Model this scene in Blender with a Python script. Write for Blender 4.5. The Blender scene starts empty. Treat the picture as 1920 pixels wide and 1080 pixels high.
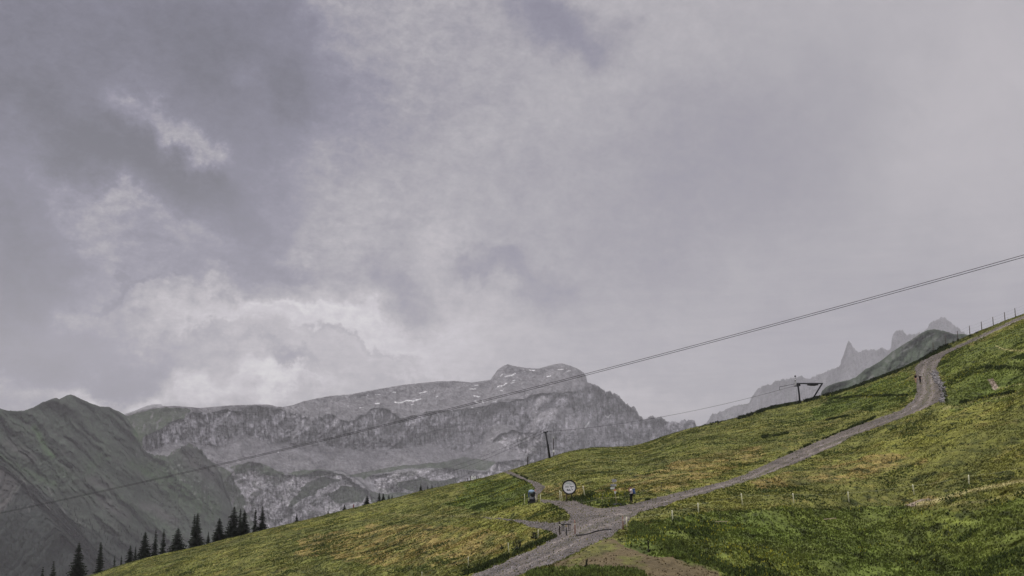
import bpy, math, random
import numpy as np
from mathutils import Vector, Matrix

# ------------------------------------------------------------------ camera, world, sun, exposure
sc = bpy.context.scene
COL = sc.collection
CZ = 10.0                       # the webcam hangs about ten metres over the meadow
F = 2059.0                      # focal length in photo pixels (1920 wide)
TH = math.atan(360.0 / F)       # camera looks up a little
CT, ST = math.cos(TH), math.sin(TH)
cam_data = bpy.data.cameras.new('camera')
cam = bpy.data.objects.new('camera', cam_data)
COL.objects.link(cam)
cam.location = (0, 0, CZ)
cam.rotation_euler = (math.radians(90) + TH, 0, 0)
cam_data.sensor_width = 36.0
cam_data.lens = 36.0 * F / 1920.0
cam_data.clip_start = 0.5
cam_data.clip_end = 60000
sc.camera = cam
sc.view_settings.view_transform = 'Standard'
sc.view_settings.look = 'None'
sc.view_settings.exposure = 0.0
sc.view_settings.gamma = 1.0

SUN_EL, SUN_AZ = math.radians(58), math.radians(-38)     # azimuth from +Y (ahead), negative = left
sun_d = bpy.data.lights.new('sun', 'SUN')
sun_d.energy = 1.5
sun_d.angle = math.radians(12)
sun_d.color = (1.0, 0.95, 0.88)
sun = bpy.data.objects.new('sun', sun_d)
COL.objects.link(sun)
sv = Vector((math.sin(SUN_AZ) * math.cos(SUN_EL), math.cos(SUN_AZ) * math.cos(SUN_EL), math.sin(SUN_EL)))
sun.rotation_euler = sv.to_track_quat('Z', 'Y').to_euler()
sun.location = (0, 0, 300)

def ray(px, py):
    """direction through a photo pixel scaled so that its y is 1"""
    u = (np.asarray(px, float) - 960.0) / F
    v = (540.0 - np.asarray(py, float)) / F
    dy = CT - v * ST
    return u / dy, (ST + v * CT) / dy

def azel(px, py):
    x, z = ray(px, py)
    return math.degrees(math.atan2(x, 1.0)), math.degrees(math.atan2(z, math.hypot(x, 1.0)))

def s2l(c):
    c = c / 255.0
    return c / 12.92 if c <= 0.04045 else ((c + 0.055) / 1.055) ** 2.4

def S(r, g, b):
    return (s2l(r), s2l(g), s2l(b))

# ---- sky: Nishita sky under a cover of procedural cloud
world = bpy.data.worlds.new('World')
sc.world = world
world.use_nodes = True
wt = world.node_tree
wt.nodes.clear()
def WN(t, **kw):
    n = wt.nodes.new(t)
    for k, v in kw.items():
        setattr(n, k, v)
    return n
def wmath(op, a, b=None, c=None, clamp=False):
    n = WN('ShaderNodeMath', operation=op, use_clamp=clamp)
    for i, x in enumerate((a, b, c)):
        if x is None: continue
        if isinstance(x, (int, float)): n.inputs[i].default_value = x
        else: wt.links.new(x, n.inputs[i])
    return n.outputs[0]
tc = WN('ShaderNodeTexCoord')
sep = WN('ShaderNodeSeparateXYZ')
wt.links.new(tc.outputs['Generated'], sep.inputs[0])
DEG = 180 / math.pi
az = wmath('MULTIPLY', wmath('ARCTAN2', sep.outputs[0], sep.outputs[1]), DEG)
el = wmath('MULTIPLY', wmath('ARCSINE', sep.outputs[2]), DEG)
comb = WN('ShaderNodeCombineXYZ')
wt.links.new(az, comb.inputs[0]); wt.links.new(el, comb.inputs[1])
AE = comb.outputs[0]
def wnoise(scale, detail, rough, vec=AE, off=(0, 0, 0), stretch=(1, 1, 1), rot=0, dist=0.0, col=False):
    m = WN('ShaderNodeMapping')
    m.inputs['Location'].default_value = off
    m.inputs['Rotation'].default_value = (0, 0, rot)
    m.inputs['Scale'].default_value = stretch
    wt.links.new(vec, m.inputs[0])
    n = WN('ShaderNodeTexNoise')
    n.inputs['Scale'].default_value = scale
    n.inputs['Detail'].default_value = detail
    n.inputs['Roughness'].default_value = rough
    n.inputs['Distortion'].default_value = dist
    wt.links.new(m.outputs[0], n.inputs['Vector'])
    return n.outputs['Color' if col else 'Fac']
def vmath(op, a, b=None, scale=None):
    n = WN('ShaderNodeVectorMath', operation=op)
    for i, x in enumerate((a, b)):
        if x is None: continue
        if isinstance(x, tuple): n.inputs[i].default_value = x
        else: wt.links.new(x, n.inputs[i])
    if scale is not None: n.inputs['Scale'].default_value = scale
    return n.outputs[0]
w1 = vmath('SCALE', vmath('SUBTRACT', wnoise(0.16, 2, 0.5, off=(31, 7, 0), col=True), (0.5, 0.5, 0.5)), scale=7.0)
w2 = vmath('SCALE', vmath('SUBTRACT', wnoise(0.6, 9, 0.68, off=(3, 77, 0), col=True), (0.5, 0.5, 0.5)), scale=4.2)
AW = vmath('ADD', vmath('ADD', AE, w1), w2)
def blob(px, py, rx, ry, rot=0, power=1.0):
    """soft cloud bank centred in the direction of a photo pixel; radii in photo pixels"""
    a, e = azel(px, py)
    m = WN('ShaderNodeMapping', vector_type='TEXTURE')
    m.inputs['Location'].default_value = (a, e, 0)
    m.inputs['Rotation'].default_value = (0, 0, math.radians(rot))
    m.inputs['Scale'].default_value = (1.12 * rx / 35.9, 1.12 * ry / 35.9, 1000)
    wt.links.new(AW, m.inputs[0])
    g = WN('ShaderNodeTexGradient', gradient_type='SPHERICAL')
    wt.links.new(m.outputs[0], g.inputs[0])
    r = WN('ShaderNodeMapRange', interpolation_type='SMOOTHSTEP')
    r.inputs[2].default_value = 0.85
    wt.links.new(g.outputs['Fac'], r.inputs[0])
    return r.outputs[0]
# (px, py, rx, ry, rotation, change in grey value)
CLOUDS = [
 (20, 60, 720, 560, -20, -0.080), (140, 150, 560, 330, -18, -0.07), (520, 110, 300, 150, -30, -0.07), (0, 600, 290, 330, 0, -0.09),
 (330, 335, 300, 90, -28, -0.06), (570, 185, 110, 60, -25, -0.06), (60, 640, 190, 110, 0, -0.05), (20, 500, 200, 160, 0, -0.04),
 (1050, 40, 170, 100, -20, -0.065), (950, 520, 140, 40, -15, -0.04), (100, 230, 420, 120, -15, -0.03), (420, 60, 260, 120, -20, -0.03),
 (260, 690, 110, 50, 0, -0.07), (480, 520, 180, 70, -5, -0.06), (720, 530, 90, 80, 0, -0.05), (300, 640, 90, 60, 0, -0.02),
 (560, 700, 60, 18, -10, -0.11), (590, 722, 45, 14, -15, -0.10), (225, 528, 60, 14, 10, -0.10), (290, 522, 40, 12, 0, -0.10), (1300, 350, 520, 260, 20, -0.03),
 (1650, 620, 400, 160, 10, -0.02), (820, 650, 130, 16, 0, -0.05), (470, 678, 90, 12, -8, -0.05), (660, 655, 140, 9, 0, -0.07), (850, 686, 120, 8, 0, -0.05), (400, 630, 90, 10, 5, -0.05),
 (470, 110, 70, 40, -20, 0.12), (500, 160, 90, 60, -60, 0.07), (300, 205, 120, 50, -25, 0.17), (350, 255, 90, 40, -40, 0.09), (590, 200, 90, 30, -50, 0.05),
 (150, 340, 220, 34, -22, 0.10), (120, 370, 200, 70, -20, 0.06), (300, 400, 200, 70, -28, 0.05), (195, 480, 60, 110, -15, 0.11), (150, 560, 50, 60, 0, 0.06),
 (250, 570, 150, 60, 0, 0.08), (110, 610, 50, 40, 0, 0.07), (60, 735, 150, 45, 0, 0.14), (170, 700, 80, 40, 0, 0.06), (200, 745, 80, 40, 0, 0.10), (380, 590, 160, 50, 0, 0.06),
 (520, 620, 260, 40, 0, 0.06), (780, 620, 300, 90, 0, 0.08), (560, 600, 100, 14, 0, 0.09), (340, 610, 60, 14, -10, 0.08), (400, 745, 300, 50, 0, 0.07), (560, 735, 160, 30, 0, 0.08),
 (700, 640, 200, 14, 0, 0.07), (800, 700, 150, 14, 0, 0.11), (1850, 200, 300, 260, 0, 0.03), (760, 160, 340, 300, 0, -0.022),
 (330, 730, 260, 40, 0, 0.05), (560, 670, 330, 120, 0, 0.03), (640, 600, 260, 22, 0, 0.03), (560, 560, 60, 40, 0, 0.05), (1180, 745, 180, 50, 0, 0.05), (560, 470, 50, 50, 0, 0.06), (820, 500, 130, 90, 0, 0.03), (480, 540, 150, 10, 0, 0.08),
]
L = None
for (bx, by, rx, ry, ro, amp) in CLOUDS:
    b = blob(bx, by, rx, ry, ro)
    amp = amp * (2.15 if amp < 0 else 1.15) * (0.5 if ry < 21 else 1.0)
    L = wmath('MULTIPLY_ADD', b, amp, 0.660 if L is None else L)
# billowing texture: strong on the left, faint on the right
left = wmath('MULTIPLY_ADD', az, -0.022, 0.38, clamp=True)
low = wmath('MULTIPLY_ADD', el, -0.05, 0.75, clamp=True)
tA = wmath('SUBTRACT', wnoise(0.32, 9, 0.60, off=(11, 5, 0), stretch=(1, 1.25, 1), rot=0.35, dist=0.6), 0.5)
tB = wmath('SUBTRACT', wnoise(1.3, 8, 0.62, off=(1, 45, 0), stretch=(1, 1.5, 1), rot=0.3, dist=0.3), 0.5)
tC = wmath('SUBTRACT', wnoise(0.5, 7, 0.6, off=(8, 15, 0), stretch=(0.7, 5, 1), dist=0.3), 0.5)
L = wmath('ADD', L, wmath('MULTIPLY', tA, wmath('MULTIPLY_ADD', left, 0.17, 0.055)))
L = wmath('ADD', L, wmath('MULTIPLY', tB, wmath('MULTIPLY_ADD', left, 0.36, 0.014)))
tD = wmath('SUBTRACT', wnoise(4.0, 6, 0.65, off=(21, 4, 0), stretch=(1, 1.6, 1), rot=0.3), 0.5)
L = wmath('ADD', L, wmath('MULTIPLY', tD, wmath('MULTIPLY_ADD', left, 0.14, 0.006)))
L = wmath('ADD', L, wmath('MULTIPLY', tC, wmath('MULTIPLY', low, 0.28)))
# the haze veils the sky too, so the cloud itself has more contrast
L = wmath('MULTIPLY_ADD', L, 1.42, -0.66 * 0.42 + 0.004)
ramp = WN('ShaderNodeValToRGB')
wt.links.new(L, ramp.inputs[0])
cr = ramp.color_ramp
stops = [(0.0, (60, 62, 74)), (0.40, (107, 106, 124)), (0.50, (126, 124, 141)), (0.58, (147, 144, 153)), (0.65, (166, 163, 168)),
         (0.75, (192, 187, 190)), (0.86, (218, 213, 217)), (1.0, (250, 248, 246))]
while len(cr.elements) < len(stops): cr.elements.new(0.5)
for e_, (p, c) in zip(cr.elements, stops):
    e_.position = p; e_.color = (*S(*c), 1)
# an overcast sky is brightest overhead
zen = WN('ShaderNodeMapRange', interpolation_type='SMOOTHSTEP')
wt.links.new(el, zen.inputs[0])
zen.inputs[1].default_value = 27; zen.inputs[2].default_value = 75
zen.inputs[3].default_value = 1.0; zen.inputs[4].default_value = 6.0
cl = vmath('SCALE', ramp.outputs[0], scale=1.0)
cl.node.inputs['Scale'].default_value = 1.0
wt.links.new(wmath('MULTIPLY', zen.outputs[0], 10.0), cl.node.inputs['Scale'])
sky = WN('ShaderNodeTexSky', sky_type='NISHITA', sun_disc=False)
sky.sun_elevation = SUN_EL
sky.sun_rotation = SUN_AZ
sky.altitude = 1900
mix = WN('ShaderNodeMix', data_type='RGBA')
mix.inputs[0].default_value = 0.96
wt.links.new(sky.outputs[0], mix.inputs[6]); wt.links.new(cl, mix.inputs[7])
bg = WN('ShaderNodeBackground')
bg.inputs['Strength'].default_value = 0.1
wt.links.new(mix.outputs[2], bg.inputs[0])
wo = WN('ShaderNodeOutputWorld')
wt.links.new(bg.outputs[0], wo.inputs[0])

# ------------------------------------------------------------------ numpy noise
_tab = {}
def vnoise(x, y, seed=0):
    if seed not in _tab:
        _tab[seed] = np.random.default_rng(seed + 1000).random((256, 256)).astype(np.float32)
    T = _tab[seed]
    xi = np.floor(x); yi = np.floor(y)
    fx = (x - xi); fy = (y - yi)
    fx = fx * fx * (3 - 2 * fx); fy = fy * fy * (3 - 2 * fy)
    x0 = xi.astype(np.int64) & 255; y0 = yi.astype(np.int64) & 255
    x1 = (x0 + 1) & 255; y1 = (y0 + 1) & 255
    return (T[x0, y0] * (1 - fx) + T[x1, y0] * fx) * (1 - fy) + (T[x0, y1] * (1 - fx) + T[x1, y1] * fx) * fy
def fbm(x, y, octv=4, seed=0, gain=0.5, ridged=False):
    s = 0.0; a = 1.0; tot = 0.0
    for i in range(octv):
        ca, sa = math.cos(0.7 * i), math.sin(0.7 * i)
        n = vnoise((x * ca - y * sa) * 2 ** i + 17.3 * i, (x * sa + y * ca) * 2 ** i + 9.1 * i, seed + i)
        n = 1 - 2 * np.abs(2 * n - 1) if ridged else 2 * n - 1
        s = s + a * n; tot += a; a *= gain
    return s / tot            # about -1..1
def sm(a, b, x):
    t = np.clip((x - a) / (b - a), 0, 1)
    return t * t * (3 - 2 * t)
def inpoly(px, py, poly):
    r = np.zeros(np.shape(px), bool)
    n = len(poly)
    for i in range(n):
        x1, y1 = poly[i]; x2, y2 = poly[(i + 1) % n]
        if y1 == y2: continue
        c = (py > y1) != (py > y2)
        r ^= c & (px < (x2 - x1) * (py - y1) / (y2 - y1) + x1)
    return r
def segdist(px, py, pts):
    best = np.full(np.shape(px), 1e9)
    if len(pts) == 1:
        return np.hypot(px - pts[0][0], py - pts[0][1])
    for (x1, y1), (x2, y2) in zip(pts[:-1], pts[1:]):
        dx, dy = x2 - x1, y2 - y1
        t = np.clip(((px - x1) * dx + (py - y1) * dy) / (dx * dx + dy * dy), 0, 1)
        best = np.minimum(best, np.hypot(px - x1 - t * dx, py - y1 - t * dy))
    return best

# ------------------------------------------------------------------ scene helpers
def tag(o, label=None, cat=None, group=None, kind=None):
    if label: o['label'] = label
    if cat: o['category'] = cat
    if group: o['group'] = group
    if kind: o['kind'] = kind
    return o
def empty(name, loc, rz=0.0):
    o = bpy.data.objects.new(name, None)
    o.empty_display_size = 0.3
    COL.objects.link(o)
    o.location = loc
    o.rotation_euler = (0, 0, rz)
    return o
def mesh_np(name, V, Q, mat, col=None, smooth=True, parent=None):
    """V (n,3); Q (m,k) faces; col (n,3) colour attribute"""
    me = bpy.data.meshes.new(name)
    k = Q.shape[1]
    me.vertices.add(len(V)); me.vertices.foreach_set('co', np.ascontiguousarray(V, np.float32).ravel())
    me.loops.add(Q.size); me.loops.foreach_set('vertex_index', np.ascontiguousarray(Q, np.int32).ravel())
    me.polygons.add(len(Q)); me.polygons.foreach_set('loop_start', np.arange(0, Q.size, k, dtype=np.int32))
    me.polygons.foreach_set('loop_total', np.full(len(Q), k, np.int32))
    me.polygons.foreach_set('use_smooth', np.full(len(Q), smooth, bool))
    me.update(calc_edges=True)
    if col is not None:
        at = me.color_attributes.new('Col', 'FLOAT_COLOR', 'POINT')
        c4 = np.ones((len(V), 4), np.float32); c4[:, :3] = col
        at.data.foreach_set('color', c4.ravel())
    me.materials.append(mat)
    o = bpy.data.objects.new(name, me)
    COL.objects.link(o)
    if parent: o.parent = parent
    return o

class MB:
    def __init__(s): s.v = []; s.f = []
    def add(s, vs, fs):
        b = len(s.v); s.v += [tuple(v) for v in vs]; s.f += [tuple(b + i for i in f) for f in fs]
    def box(s, c, size, rot=None, bev=0.0):
        x, y, z = (k / 2 for k in size)
        vs = []
        if bev <= 0:
            vs = [Vector((i * x, j * y, k * z)) for k in (-1, 1) for (i, j) in ((-1, -1), (1, -1), (1, 1), (-1, 1))]
            fs = [(3, 2, 1, 0), (4, 5, 6, 7), (0, 1, 5, 4), (1, 2, 6, 5), (2, 3, 7, 6), (3, 0, 4, 7)]
        else:
            b = min(bev, x * .9, y * .9, z * .9)
            rings = []
            for (kz, ins) in ((-z, b), (-z + b, 0), (z - b, 0), (z, b)):
                X, Y = x - ins, y - ins
                rings.append([Vector(p + (kz,)) for p in ((-X + b, -Y), (X - b, -Y), (X, -Y + b), (X, Y - b), (X - b, Y), (-X + b, Y), (-X, Y - b), (-X, -Y + b))])
            vs = sum(rings, [])
            fs = [tuple(range(7, -1, -1)), tuple(range(24, 32))]
            for r in range(3):
                for i in range(8):
                    fs.append((r * 8 + i, r * 8 + (i + 1) % 8, r * 8 + 8 + (i + 1) % 8, r * 8 + 8 + i))
        R = rot if rot is not None else Matrix.Identity(3)
        s.add([R @ v + Vector(c) for v in vs], fs)
        return s
    def tube(s, pts, rad, n=8, cap=True):
        pts = [Vector(p) for p in pts]
        if isinstance(rad, (int, float)): rad = [rad] * len(pts)
        vs = []; fs = []
        prev = None
        for i, p in enumerate(pts):
            t = (pts[min(i + 1, len(pts) - 1)] - pts[max(i - 1, 0)]).normalized()
            a = Vector((0, 0, 1)) if abs(t.z) < 0.9 else Vector((1, 0, 0))
            if prev is not None: a = prev
            u = t.cross(a).normalized(); w = t.cross(u).normalized()
            prev = a
            for k in range(n):
                an = 2 * math.pi * k / n
                vs.append(p + (u * math.cos(an) + w * math.sin(an)) * rad[i])
        for i in range(len(pts) - 1):
            for k in range(n):
                fs.append((i * n + k, (i + 1) * n + k, (i + 1) * n + (k + 1) % n, i * n + (k + 1) % n))
        if cap:
            fs.append(tuple(range(n))); fs.append(tuple((len(pts) - 1) * n + k for k in range(n - 1, -1, -1)))
        s.add(vs, fs); return s
    def ball(s, c, r, nu=12, nv=8, jit=0.0, rng=random):
        rx, ry, rz = r if isinstance(r, tuple) else (r, r, r)
        vs = [Vector((0, 0, rz))]; 
        for j in range(1, nv):
            ph = math.pi * j / nv
            for i in range(nu):
                q = 1 + jit * (rng.random() - .5)
                vs.append(Vector((rx * math.sin(ph) * math.cos(2 * math.pi * i / nu) * q, ry * math.sin(ph) * math.sin(2 * math.pi * i / nu) * q, rz * math.cos(ph) * q)))
        vs.append(Vector((0, 0, -rz)))
        fs = [(0, 1 + i, 1 + (i + 1) % nu) for i in range(nu)]
        for j in range(nv - 2):
            for i in range(nu):
                a = 1 + j * nu
                fs.append((a + i, a + nu + i, a + nu + (i + 1) % nu, a + (i + 1) % nu))
        a = 1 + (nv - 2) * nu; e = len(vs) - 1
        fs += [(a + (i + 1) % nu, a + i, e) for i in range(nu)]
        s.add([v + Vector(c) for v in vs], fs); return s
    def build(s, name, mat, parent=None, smooth=False):
        me = bpy.data.meshes.new(name)
        me.from_pydata(s.v, [], s.f)
        me.materials.append(mat)
        if smooth:
            me.polygons.foreach_set('use_smooth', [True] * len(me.polygons))
        me.update()
        o = bpy.data.objects.new(name, me)
        COL.objects.link(o)
        if parent: o.parent = parent
        return o

def mat(name, col, rough=0.8, var=0.25, scale=6.0, metal=0.0, bump=0.0):
    m = bpy.data.materials.new(name); m.use_nodes = True
    nt = m.node_tree; p = nt.nodes['Principled BSDF']
    p.inputs['Roughness'].default_value = rough
    p.inputs['Metallic'].default_value = metal
    p.inputs['Specular IOR Level'].default_value = 0.3
    tcn = nt.nodes.new('ShaderNodeTexCoord')
    n = nt.nodes.new('ShaderNodeTexNoise'); n.inputs['Scale'].default_value = scale; n.inputs['Detail'].default_value = 4
    nt.links.new(tcn.outputs['Object'], n.inputs['Vector'])
    r = nt.nodes.new('ShaderNodeValToRGB')
    r.color_ramp.elements[0].position = 0.3; r.color_ramp.elements[1].position = 0.7
    r.color_ramp.elements[0].color = (*[c * (1 - var) for c in col], 1)
    r.color_ramp.elements[1].color = (*[min(1, c * (1 + var)) for c in col], 1)
    nt.links.new(n.outputs['Fac'], r.inputs[0]); nt.links.new(r.outputs[0], p.inputs['Base Color'])
    if bump:
        b = nt.nodes.new('ShaderNodeBump'); b.inputs['Strength'].default_value = bump
        nt.links.new(n.outputs['Fac'], b.inputs['Height']); nt.links.new(b.outputs[0], p.inputs['Normal'])
    return m
def mat_attr(name, scales, amt=0.3, rough=0.95, bump=0.0, bumpscale=1.0, bumpdist=0.1, trans=0.0):
    """colour from the mesh's own colour attribute, broken up by noise in world metres"""
    m = bpy.data.materials.new(name); m.use_nodes = True
    nt = m.node_tree; p = nt.nodes['Principled BSDF']
    p.inputs['Roughness'].default_value = rough
    p.inputs['Specular IOR Level'].default_value = 0.15
    a = nt.nodes.new('ShaderNodeAttribute'); a.attribute_name = 'Col'
    cur = a.outputs['Color']
    g = nt.nodes.new('ShaderNodeNewGeometry')
    for sc_ in scales:
        n = nt.nodes.new('ShaderNodeTexNoise'); n.inputs['Scale'].default_value = sc_; n.inputs['Detail'].default_value = 5
        n.inputs['Roughness'].default_value = 0.65
        nt.links.new(g.outputs['Position'], n.inputs['Vector'])
        mr = nt.nodes.new('ShaderNodeMapRange')
        mr.inputs[1].default_value = 0.3; mr.inputs[2].default_value = 0.7
        mr.inputs[3].default_value = 1 - amt; mr.inputs[4].default_value = 1 + amt
        nt.links.new(n.outputs['Fac'], mr.inputs[0])
        vm = nt.nodes.new('ShaderNodeVectorMath'); vm.operation = 'SCALE'
        nt.links.new(cur, vm.inputs[0]); nt.links.new(mr.outputs[0], vm.inputs['Scale'])
        cur = vm.outputs[0]
    nt.links.new(cur, p.inputs['Base Color'])
    if bump:
        n = nt.nodes.new('ShaderNodeTexNoise'); n.inputs['Scale'].default_value = bumpscale; n.inputs['Detail'].default_value = 6
        n.inputs['Roughness'].default_value = 0.7
        nt.links.new(g.outputs['Position'], n.inputs['Vector'])
        b = nt.nodes.new('ShaderNodeBump'); b.inputs['Strength'].default_value = bump; b.inputs['Distance'].default_value = bumpdist
        nt.links.new(n.outputs['Fac'], b.inputs['Height']); nt.links.new(b.outputs[0], p.inputs['Normal'])
    return m
M = {
 'meadow': mat_attr('meadow_soil_and_turf', (0.35, 2.2), 0.28, bump=0.8, bumpscale=2.2, bumpdist=0.35),
 'gravel': mat_attr('path_gravel', (0.6, 5.0), 0.30, bump=0.7, bumpscale=5.0, bumpdist=0.12),
 'grass': mat_attr('grass_blades', (0.8,), 0.25, rough=0.7),
 'rock': mat_attr('mountain_rock', (0.02, 0.08), 0.32, bump=1.0, bumpscale=0.030, bumpdist=34.0),
 'alp': mat_attr('mountain_alp', (0.008, 0.04), 0.22, bump=0.5, bumpscale=0.03, bumpdist=9.0),
 'spruce': mat('spruce_needles', (0.013, 0.019, 0.010), 0.9, 0.4, 3),
 'bark': mat('spruce_bark', (0.06, 0.045, 0.035), 0.95, 0.3, 5),
 'black_steel': mat('dark_painted_steel', (0.018, 0.019, 0.022), 0.55, 0.2, 8),
 'steel': mat('galvanised_steel', (0.30, 0.31, 0.33), 0.45, 0.15, 9, 0.5),
 'cable': mat('steel_cable', (0.020, 0.020, 0.022), 0.6, 0.2, 3),
 'pale_stake': mat('pale_plastic_stake', (0.86, 0.84, 0.62), 0.6, 0.06, 9),
 'wood_light': mat('weathered_larch', (0.42, 0.34, 0.22), 0.85, 0.25, 9),
 'wood_grey': mat('grey_post_wood', (0.16, 0.14, 0.13), 0.9, 0.3, 9),
 'wood_dark': mat('dark_post_wood', (0.045, 0.036, 0.032), 0.9, 0.3, 9),
 'wood_red': mat('reddish_post_wood', (0.36, 0.22, 0.17), 0.9, 0.2, 9),
 'white': mat('white_panel', (0.90, 0.90, 0.90), 0.5, 0.04, 4),
 'print_grey': mat('grey_print', (0.33, 0.34, 0.37), 0.6, 0.1, 4),
 'print_dark': mat('dark_print', (0.05, 0.06, 0.08), 0.6, 0.1, 4),
 'print_teal': mat('teal_print', (0.24, 0.36, 0.34), 0.6, 0.1, 4),
 'rubber': mat('black_frame', (0.008, 0.008, 0.009), 0.7, 0.2, 6),
 'plate_grey': mat('grey_sign_plate', (0.42, 0.43, 0.43), 0.5, 0.12, 8),
 'plate_pale': mat('pale_sign_plate', (0.62, 0.66, 0.60), 0.5, 0.08, 8),
 'plate_red': mat('red_sign_plate', (0.62, 0.22, 0.20), 0.5, 0.08, 8),
 'blue_cover': mat('light_blue_cover', (0.20, 0.28, 0.40), 0.7, 0.2, 6),
 'lilac_panel': mat('grey_lilac_panel', (0.30, 0.30, 0.38), 0.5, 0.1, 6),
 'skin': mat('skin', (0.52, 0.30, 0.21), 0.6, 0.05, 6),
 'hair': mat('brown_hair', (0.05, 0.03, 0.02), 0.8, 0.3, 20),
 'cloth_black': mat('black_cloth', (0.010, 0.010, 0.013), 0.9, 0.3, 12),
 'cloth_white': mat('white_cloth', (0.72, 0.70, 0.70), 0.9, 0.06, 12),
 'cloth_pink': mat('salmon_cloth', (0.55, 0.27, 0.22), 0.9, 0.1, 12),
 'cloth_red': mat('dark_red_cloth', (0.22, 0.02, 0.05), 0.9, 0.2, 12),
 'cloth_tan': mat('tan_cloth', (0.50, 0.33, 0.24), 0.9, 0.1, 12),
 'blue_pack': mat('blue_nylon', (0.06, 0.11, 0.27), 0.7, 0.3, 9),
 'stone': mat('pale_limestone', (0.36, 0.35, 0.35), 0.9, 0.35, 1.5),
 'snow_tape': mat('fence_tape', (0.45, 0.46, 0.27), 0.7, 0.1, 5),
 'scrub': mat('dark_scrub', (0.022, 0.030, 0.014), 0.95, 0.4, 2),
}

# ------------------------------------------------------------------ meadow
def curve(pts, k=None):
    X = np.array([p[0] for p in pts], float); Y = np.array([p[1] for p in pts], float)
    if k is None:
        return lambda x: np.interp(x, X, Y)
    xs = np.arange(X[0], X[-1] + 1, 1.0)
    ys = np.interp(xs, X, Y)
    g = np.exp(-0.5 * (np.arange(-3 * k, 3 * k + 1) / k) ** 2); g /= g.sum()
    pad = np.concatenate([np.linspace(ys[0] - (ys[3*k] - ys[0]), ys[0], 3 * k, endpoint=False), ys, np.linspace(ys[-1], ys[-1] + (ys[-1] - ys[-1 - 3*k]), 3 * k + 1)[1:]])
    ys = np.convolve(pad, g, 'valid')
    return lambda x: np.interp(x, xs, ys)
YS = curve([(-700,1260),(-400,1190),(0,1120),(100,1095),(165,1080),(200,1068),(250,1052),(300,1040),(350,1029),(400,1017),(450,1004),(500,992),
 (550,980),(600,968),(650,955),(700,943),(750,931),(800,918),(850,907),(880,901),(915,893),(935,887),(947,884),(960,880),(990,870),(1030,858),
 (1060,848),(1100,840),(1130,838),(1180,837),(1200,833),(1240,820),(1290,804),(1350,790),(1400,778),(1440,764),(1500,753),(1540,742),(1600,725),
 (1650,706),(1700,688),(1730,672),(1760,654),(1775,646),(1800,636),(1830,623),(1870,607),(1900,595),(1925,586),(2000,555),(2300,430),(2700,300)], 7)
DD = curve([(-700,330),(-400,300),(0,285),(300,265),(500,270),(700,300),(900,282),(1030,265),(1183,260),(1300,255),(1500,250),(1700,225),(1800,205),(1920,190),(2300,170),(2700,160)], 40)
KK = curve([(-700,3e-5),(300,3e-5),(700,3.5e-5),(950,4.2e-5),(1183,4.4e-5),(1400,3e-5),(1600,2.2e-5),(1800,1.8e-5),(2700,1.5e-5)], 40)
def g_depth(px, py):
    s = np.maximum(py - YS(px), 0.0)
    D = DD(px)
    inv = 1 / D + KK(px) * s
    # banks and hollows: low-frequency change of depth
    n = fbm(px / 170.0 + 3, s / 60.0, 3, 5) * 0.032 + fbm(px / 40.0, s / 17.0, 3, 9) * 0.009
    inv = inv * (1 + n * sm(2, 60, s))
    return 1 / inv + 10 * np.exp(-s / 4.0) - 10 * 0.0
def g_point(px, py, rough=True):
    px = np.asarray(px, float); py = np.asarray(py, float)
    d = g_depth(px, py)
    rx, rz = ray(px, py)
    X = rx * d; Z = CZ + rz * d
    if rough:
        Z = Z + relief(X, d, px, py)
    return X, d, Z
def relief(X, Y, px, py):
    a = fbm(X / 3.2, Y / 3.2, 3, 21) * 0.13 + fbm(X / 0.8, Y / 0.8, 3, 31, 0.6) * 0.07
    return a * (1 - 0.75 * path_mask(px, py)) - 0.05 * path_mask(px, py)
def back_point(px, u):
    """beyond the crest the slope falls away"""
    px = np.asarray(px, float); u = np.asarray(u, float)
    d0 = DD(px) + 10
    rx, rz = ray(px, YS(px))
    d = d0 + u
    drop = 0.030 * u * u / (1 + u / 26.0)
    return rx * d, d, np.maximum(CZ + rz * (d0 + np.minimum(u, 60 + 0 * u)) - drop, -650)
MAIN = [(870,1084),(905,1070),(930,1060),(985,1035),(1040,1010),(1046,1003),(1030,995),(1000,988),(965,977),(930,973),(905,971),(905,970),(930,971),(965,973),
 (1030,979),(1066,976),(1070,965),(1055,955),(1035,945),(1012,941),(1008,934),(1040,938),(1056,938),(1078,937),(1092,945),(1120,952),(1150,951),(1190,943),
 (1240,930),(1300,916),(1360,901),(1400,887),(1440,868),(1480,850),(1530,829),(1580,807),(1640,785),(1690,768),(1712,750),(1718,735),(1718,710),(1714,690),
 (1728,676),(1758,662),(1800,644),(1850,622),(1900,599),(1930,587),(2100,522),(2100,529),(1930,593),(1880,615),(1830,638),(1790,656),(1768,668),(1756,690),(1768,720),(1768,750),(1740,763),
 (1710,775),(1660,795),(1600,817),(1560,838),(1510,861),(1470,876),(1420,895),(1370,911),(1310,928),(1260,943),(1220,955),(1185,970),(1172,985),(1150,1005),
 (1110,1020),(1070,1040),(1045,1054),(1010,1066),(960,1084),(900,1200),(700,1200)]
SIDE = [(942,885),(950,882),(960,884),(985,896),(1010,905),(1023,912),(1017,921),(1008,929),(1008,938),(998,938),(998,925),(1002,915),(994,907),(975,898),(955,890)]
DIRT = [(1045,1056),(1112,1022),(1150,1006),(1168,1018),(1200,1038),(1250,1046),(1300,1054),(1350,1062),(1345,1100),(1200,1100),(1200,1076),(1140,1068),(1090,1058),(1040,1066)]
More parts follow.
